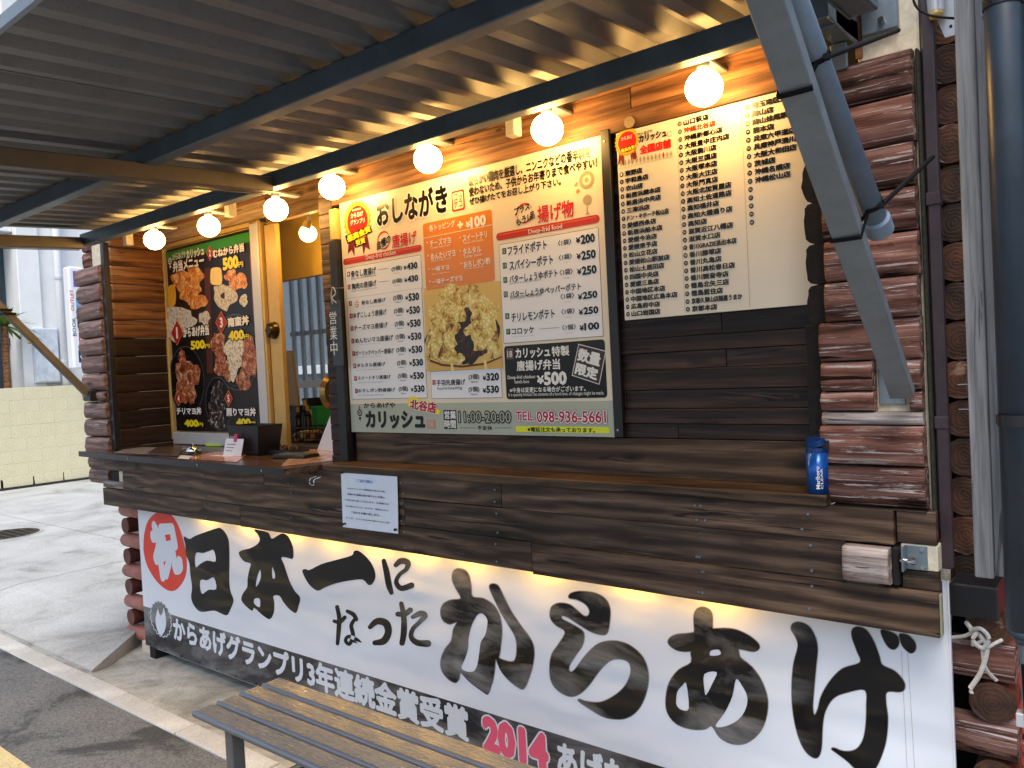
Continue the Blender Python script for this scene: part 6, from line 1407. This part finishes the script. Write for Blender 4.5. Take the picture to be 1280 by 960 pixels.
# black tray, calculator
p = on(350, 566); o = empty('cash_tray', 'flat black cash tray right of the white card', 'tray', (p[0], p[1], CZ), rz=.12)
bm = bmesh.new(); bm_box(bm, -.13, .13, -.07, .07, 0, .006); 
for (a0, a1, b0, b1) in ((-.13, .13, -.07, -.06), (-.13, .13, .06, .07), (-.13, -.12, -.06, .06), (.12, .13, -.06, .06)): bm_box(bm, a0, a1, b0, b1, .006, .022, .002)
bmobj('tray', bm, MAT['blackpaint'], o)
bm = bmesh.new()
for k in range(7): a = random.uniform(-.09, .07); b = random.uniform(-.04, .03); bm_tube(bm, smoothpath([(a, b, .012), (a+.02, b+.02, .03+.01*random.random()), (a+.05, b, .014)], 4), .004, 6)
bmobj('straps', bm, plain('brown_strap', (.12, .07, .03), .5), o)
p = on(370, 572); o = empty('calculator', 'black calculator lying in front of the cash tray', 'calculator', (p[0], p[1], CZ), rz=.15)
bm = bmesh.new(); bm_box(bm, -.10, .10, -.05, .05, 0, .016, .004); bmobj('case', bm, MAT['blackpaint'], o)
bm = bmesh.new(); bm_box(bm, .04, .09, -.04, .04, .0161, .018); bmobj('display', bm, plain('lcd', (.18, .20, .14), .2), o)
for i in range(5):
    for j in range(4):
        bm = bmesh.new(); bm_box(bm, -.092+i*.026, -.072+i*.026, -.042+j*.022, -.026+j*.022, .016, .0195, .001); bmobj('key', bm, MAT['beam'], o)
# white tent card
p = on(413, 563); o = empty('tent_card', 'white tent card leaning by the black hatch post', 'card', (p[0]+.02, p[1]+.0, CZ))
bm = bmesh.new(); pts = [(-.10, 0), (.085, 0), (.085, .24), (.035, .24)]
a_ = [bm.verts.new((q[0], -.02+q[1]*.1, q[1])) for q in pts]; b_ = [bm.verts.new((q[0], -.017+q[1]*.1, q[1])) for q in pts]
bm.faces.new(a_); bm.faces.new(b_[::-1])
for i in range(4): bm.faces.new((a_[i], b_[i], b_[(i+1) % 4], a_[(i+1) % 4]))
bmesh.ops.recalc_face_normals(bm, faces=bm.faces); bmobj('card', bm, MAT['paper'], o)
co, fs = glyphs('唐', 0); mn, mx = co.min(0), co.max(0); uv = (co-mn)/(mx-mn)
link('lettering', mesh('lettering', [(.045+.05*a, -.0215+(.07+.07*b)*.1, .07+.07*b) for a, b in uv], fs, INK['black']), o)
# wire hook under the counter
p = aty(388, 586, 1.93); o = empty('wire_hook', 'small bent wire hook under the right end of the counter edge', 'hook', (p[0], 1.955, 1.10))
bm = bmesh.new(); bm_tube(bm, smoothpath([(0, 0, .0), (-.012, -.02, -.008), (-.012, -.022, -.028), (.012, -.022, -.03), (.014, -.02, -.010), (.03, 0, 0)], 5), .0018, 6); bmobj('wire', bm, MAT['chrome'], o, smooth=True)

# ================================================================== INSIDE THE HATCH
o = empty('work_table', 'dark work table inside the serving hatch', 'table', (-3.9, 2.95, .34))
box('table_top', -4.9, -2.5, 2.62, 3.30, 1.09, 1.125, plain('steel_top', (.30, .28, .24), .35, .5), o); 
for X in (-4.85, -2.58):
    for Y in (2.66, 3.24): box('leg', X, X+.04, Y, Y+.04, .341, 1.089, MAT['blackpaint'], o)
TZ = 1.1255
def tb(x, y, Y): return aty(x, y, Y)
p = tb(358, 510, 3.0); o = empty('cutting_board', 'tan cutting board with a handle hole standing behind the baskets', 'cutting board', (p[0], 3.0, TZ))
a, b, c, d = tb(345, 440, 3.0), tb(365, 438, 3.0), tb(375, 507, 3.0), tb(349, 507, 3.0)
bm = bmesh.new(); lp = [(q[0]-p[0], q[2]-TZ) for q in (a, b, c, d)]; lp[2] = (lp[2][0], 0.14); lp[3] = (lp[3][0], .14)
A_ = [bm.verts.new((q[0], -.008, q[1])) for q in lp]; B_ = [bm.verts.new((q[0], .008, q[1])) for q in lp]; bm.faces.new(A_); bm.faces.new(B_[::-1])
for i in range(4): bm.faces.new((A_[i], B_[i], B_[(i+1) % 4], A_[(i+1) % 4]))
bmesh.ops.recalc_face_normals(bm, faces=bm.faces); bmobj('board', bm, plain('tan_board', (.60, .42, .20), .5, 0, .08, 5), o)
q = tb(349, 446, 2.985); bm = bmesh.new(); bm_box(bm, q[0]-p[0]-.012, q[0]-p[0]+.03, -.010, -.0082, q[2]-TZ-.012, q[2]-TZ+.012, .002); bmobj('handle_hole', bm, MAT['beam'], o)
def tub(name, label, cat, x0, x1, y0_, y1_, Y, mat, dep=.12, part='tub'):
    a, b = tb(x0, y0_, Y), tb(x1, y1_, Y); z0 = max(TZ, b[2]); o = empty(name, label, cat, ((a[0]+b[0])/2, Y, TZ)); w_ = (b[0]-a[0])/2; h = a[2]-TZ
    bm = bmesh.new()
    for (p0, p1, p2, p3) in ((-w_, w_, 0, .006), (-w_, w_, dep-.006, dep), (-w_, -w_+.006, .006, dep-.006), (w_-.006, w_, .006, dep-.006)): bm_box(bm, p0, p1, p2, p3, 0, h)
    bm_box(bm, -w_, w_, 0, dep, 0, .006)
    for v in bm.verts: v.co.x *= .9+.1*v.co.z/h
    bmobj(part, bm, mat, o)
    bm = bmesh.new(); bm_box(bm, -w_*1.04, w_*1.04, -.006, 0, h-.018, h, .002); bmobj('rim', bm, mat, o); return o, w_, h
tub('green_tub', 'bright green plastic tub among the kitchen things inside the hatch', 'tub', 388, 398, 508, 524, 2.95, plain('bright_green', (.02, .42, .10), .35, 0, .1, 10))
tub('black_bin', 'black bin standing under the tan cutting board', 'bin', 350, 376, 508, 528, 2.90, MAT['blackpaint'])
o, w_, h = tub('cream_tub', 'cream tub between the black bin and the green tub', 'tub', 376, 387, 512, 525, 2.93, MAT['cream'])
o, w_, h = tub('spice_box', 'black rack box behind the wire basket next to the black bin', 'box', 378, 386, 498, 512, 3.02, MAT['blackpaint'])
for k, (u, v) in enumerate(((372, 509), (381, 500), (384, 507))):
    p = tb(u, v, 2.86); oo = empty('sauce_bottle', ['low dark sauce bottle in front of the cutting board foot', 'tall dark sauce bottle left of the green tub', 'short dark sauce bottle right beside the tall one'][k], 'bottle', (p[0], 2.86, TZ)); hh = p[2]-TZ
    bm = bmesh.new(); bm_cyl(bm, (0, 0, 0), (0, 0, hh*.7), .022, n=18); bm_cyl(bm, (0, 0, hh*.7), (0, 0, hh*.85), .022, .009, 18); bmobj('bottle', bm, MAT['blackpaint'], oo, smooth=True); bm = bmesh.new(); bm_cyl(bm, (0, 0, hh*.85), (0, 0, hh), .010, n=12); bmobj('cap', bm, MAT['gold'], oo)
# wire basket with boxes
a, b = tb(354, 527, 2.72), tb(413, 549, 2.72)
o = empty('wire_basket', 'black wire basket of small packets inside the serving hatch', 'basket', (a[0], 2.72, TZ)); w_ = b[0]-a[0]; bm = bmesh.new(); hb = .085
for k in range(15):
    xx = w_*k/14
    for yy in (0, .2): bm_tube(bm, [(xx, yy, 0), (xx, yy, hb)], .0022, 5)
    bm_tube(bm, [(xx, 0, .002), (xx, .2, .002)], .0022, 5)
for zz in (.002, .03, .058, hb):
    for yy in (0, .2): bm_tube(bm, [(0, yy, zz), (w_, yy, zz)], .0028 if zz < hb else .005, 5)
    for xx in (0, w_): bm_tube(bm, [(xx, 0, zz), (xx, .2, zz)], .0028, 5)
bmobj('wire_frame', bm, MAT['blackpaint'], o)
for k, (fx, c_, l) in enumerate(((.15, 'cream', 'cream packet at the left in the wire basket'), (.38, 'gold', 'tan packet in the middle of the wire basket'), (.60, 'warmplank', 'brown packet right of the tan one in the wire basket'), (.84, 'goldpanel', 'yellow packet at the right end of the wire basket'))):
    oo = empty('packet', l, 'packet', (a[0]+w_*fx, 2.80, TZ+.006), group='packets in the wire basket'); bm = bmesh.new(); bm_box(bm, -.045, .045, -.03, .03, 0, .05+.01*(k % 2), .004, Matrix.Rotation(.2*k-.3, 4, 'Y')); bmobj('packet', bm, MAT[c_], oo)
    bm = bmesh.new(); bm_box(bm, -.02, .02, -.0315, -.0302, .015, .04, 0, Matrix.Rotation(.2*k-.3, 4, 'Y')); bmobj('printed_label', bm, INK['brown'], oo)
# pan hanging behind the sign
p = aty(418, 490, 2.30); o = empty('hanging_pan', 'brass coloured round pan edge hanging behind the open sign', 'pan', (p[0], 2.30, p[2]))
bm = bmesh.new(); bm_cyl(bm, (0, 0, 0), (.02, .0, 0), .085, .07, 30); bmobj('bowl', bm, plain('dull_brass', (.30, .19, .06), .3, .7), o); bm = bmesh.new(); bm_box(bm, -.002, .008, -.01, .01, .08, .16); bmobj('handle', bm, MAT['blackpaint'], o)

# ------------------------------------------------------------------ pieces that belong to a part go one level deeper
def under(root, part, names):
    ps = [c for c in root.children if c.name.split('.')[0] == part]
    if not ps: return
    for c in list(root.children):
        if c.name.split('.')[0] in names and c is not ps[0]: c.parent = ps[0]
wnd = [c for c in ST.children if c.name.split('.')[0] == 'window_frame'][0]; wnd.name = 'window'
under(ST, 'window', ('window_frame', 'window_rail', 'window_bar', 'window_pane'))
under(ST, 'sash_stile', ('sash_lock', 'sash_edge', 'sash_rebate')); under(ST, 'counter_top', ('counter_edge',)); under(ST, 'bolt_plate', ('bolt_plate_flange',))
sl_ = sorted([c for c in BN.children if c.name.split('.')[0] == 'slat'], key=lambda o: o.name); se_ = sorted([c for c in BN.children if c.name.split('.')[0] == 'slat_edge'], key=lambda o: o.name)
for a, b in zip(sl_, se_): b.parent = a
cb = sorted([c for c in AW.children if c.name.split('.')[0] == 'cross_beam'], key=lambda o: o.name); cl = sorted([c for c in AW.children if c.name.split('.')[0] == 'cross_beam_lip'], key=lambda o: o.name)
for a, b in zip(cb, cl): b.parent = a
for r_ in bpy.data.objects:
    nm = r_.name.split('.')[0]
    if r_.parent is None and nm == 'ashtray_can': under(r_, 'lid', ('hinge',)); under(r_, 'can_body', ('lettering', 'can_rim'))
    if r_.parent is None and nm == 'calculator': under(r_, 'case', ('key', 'display'))
    if r_.parent is None and nm == 'globe_lamp': under(r_, 'mount', ('socket',))
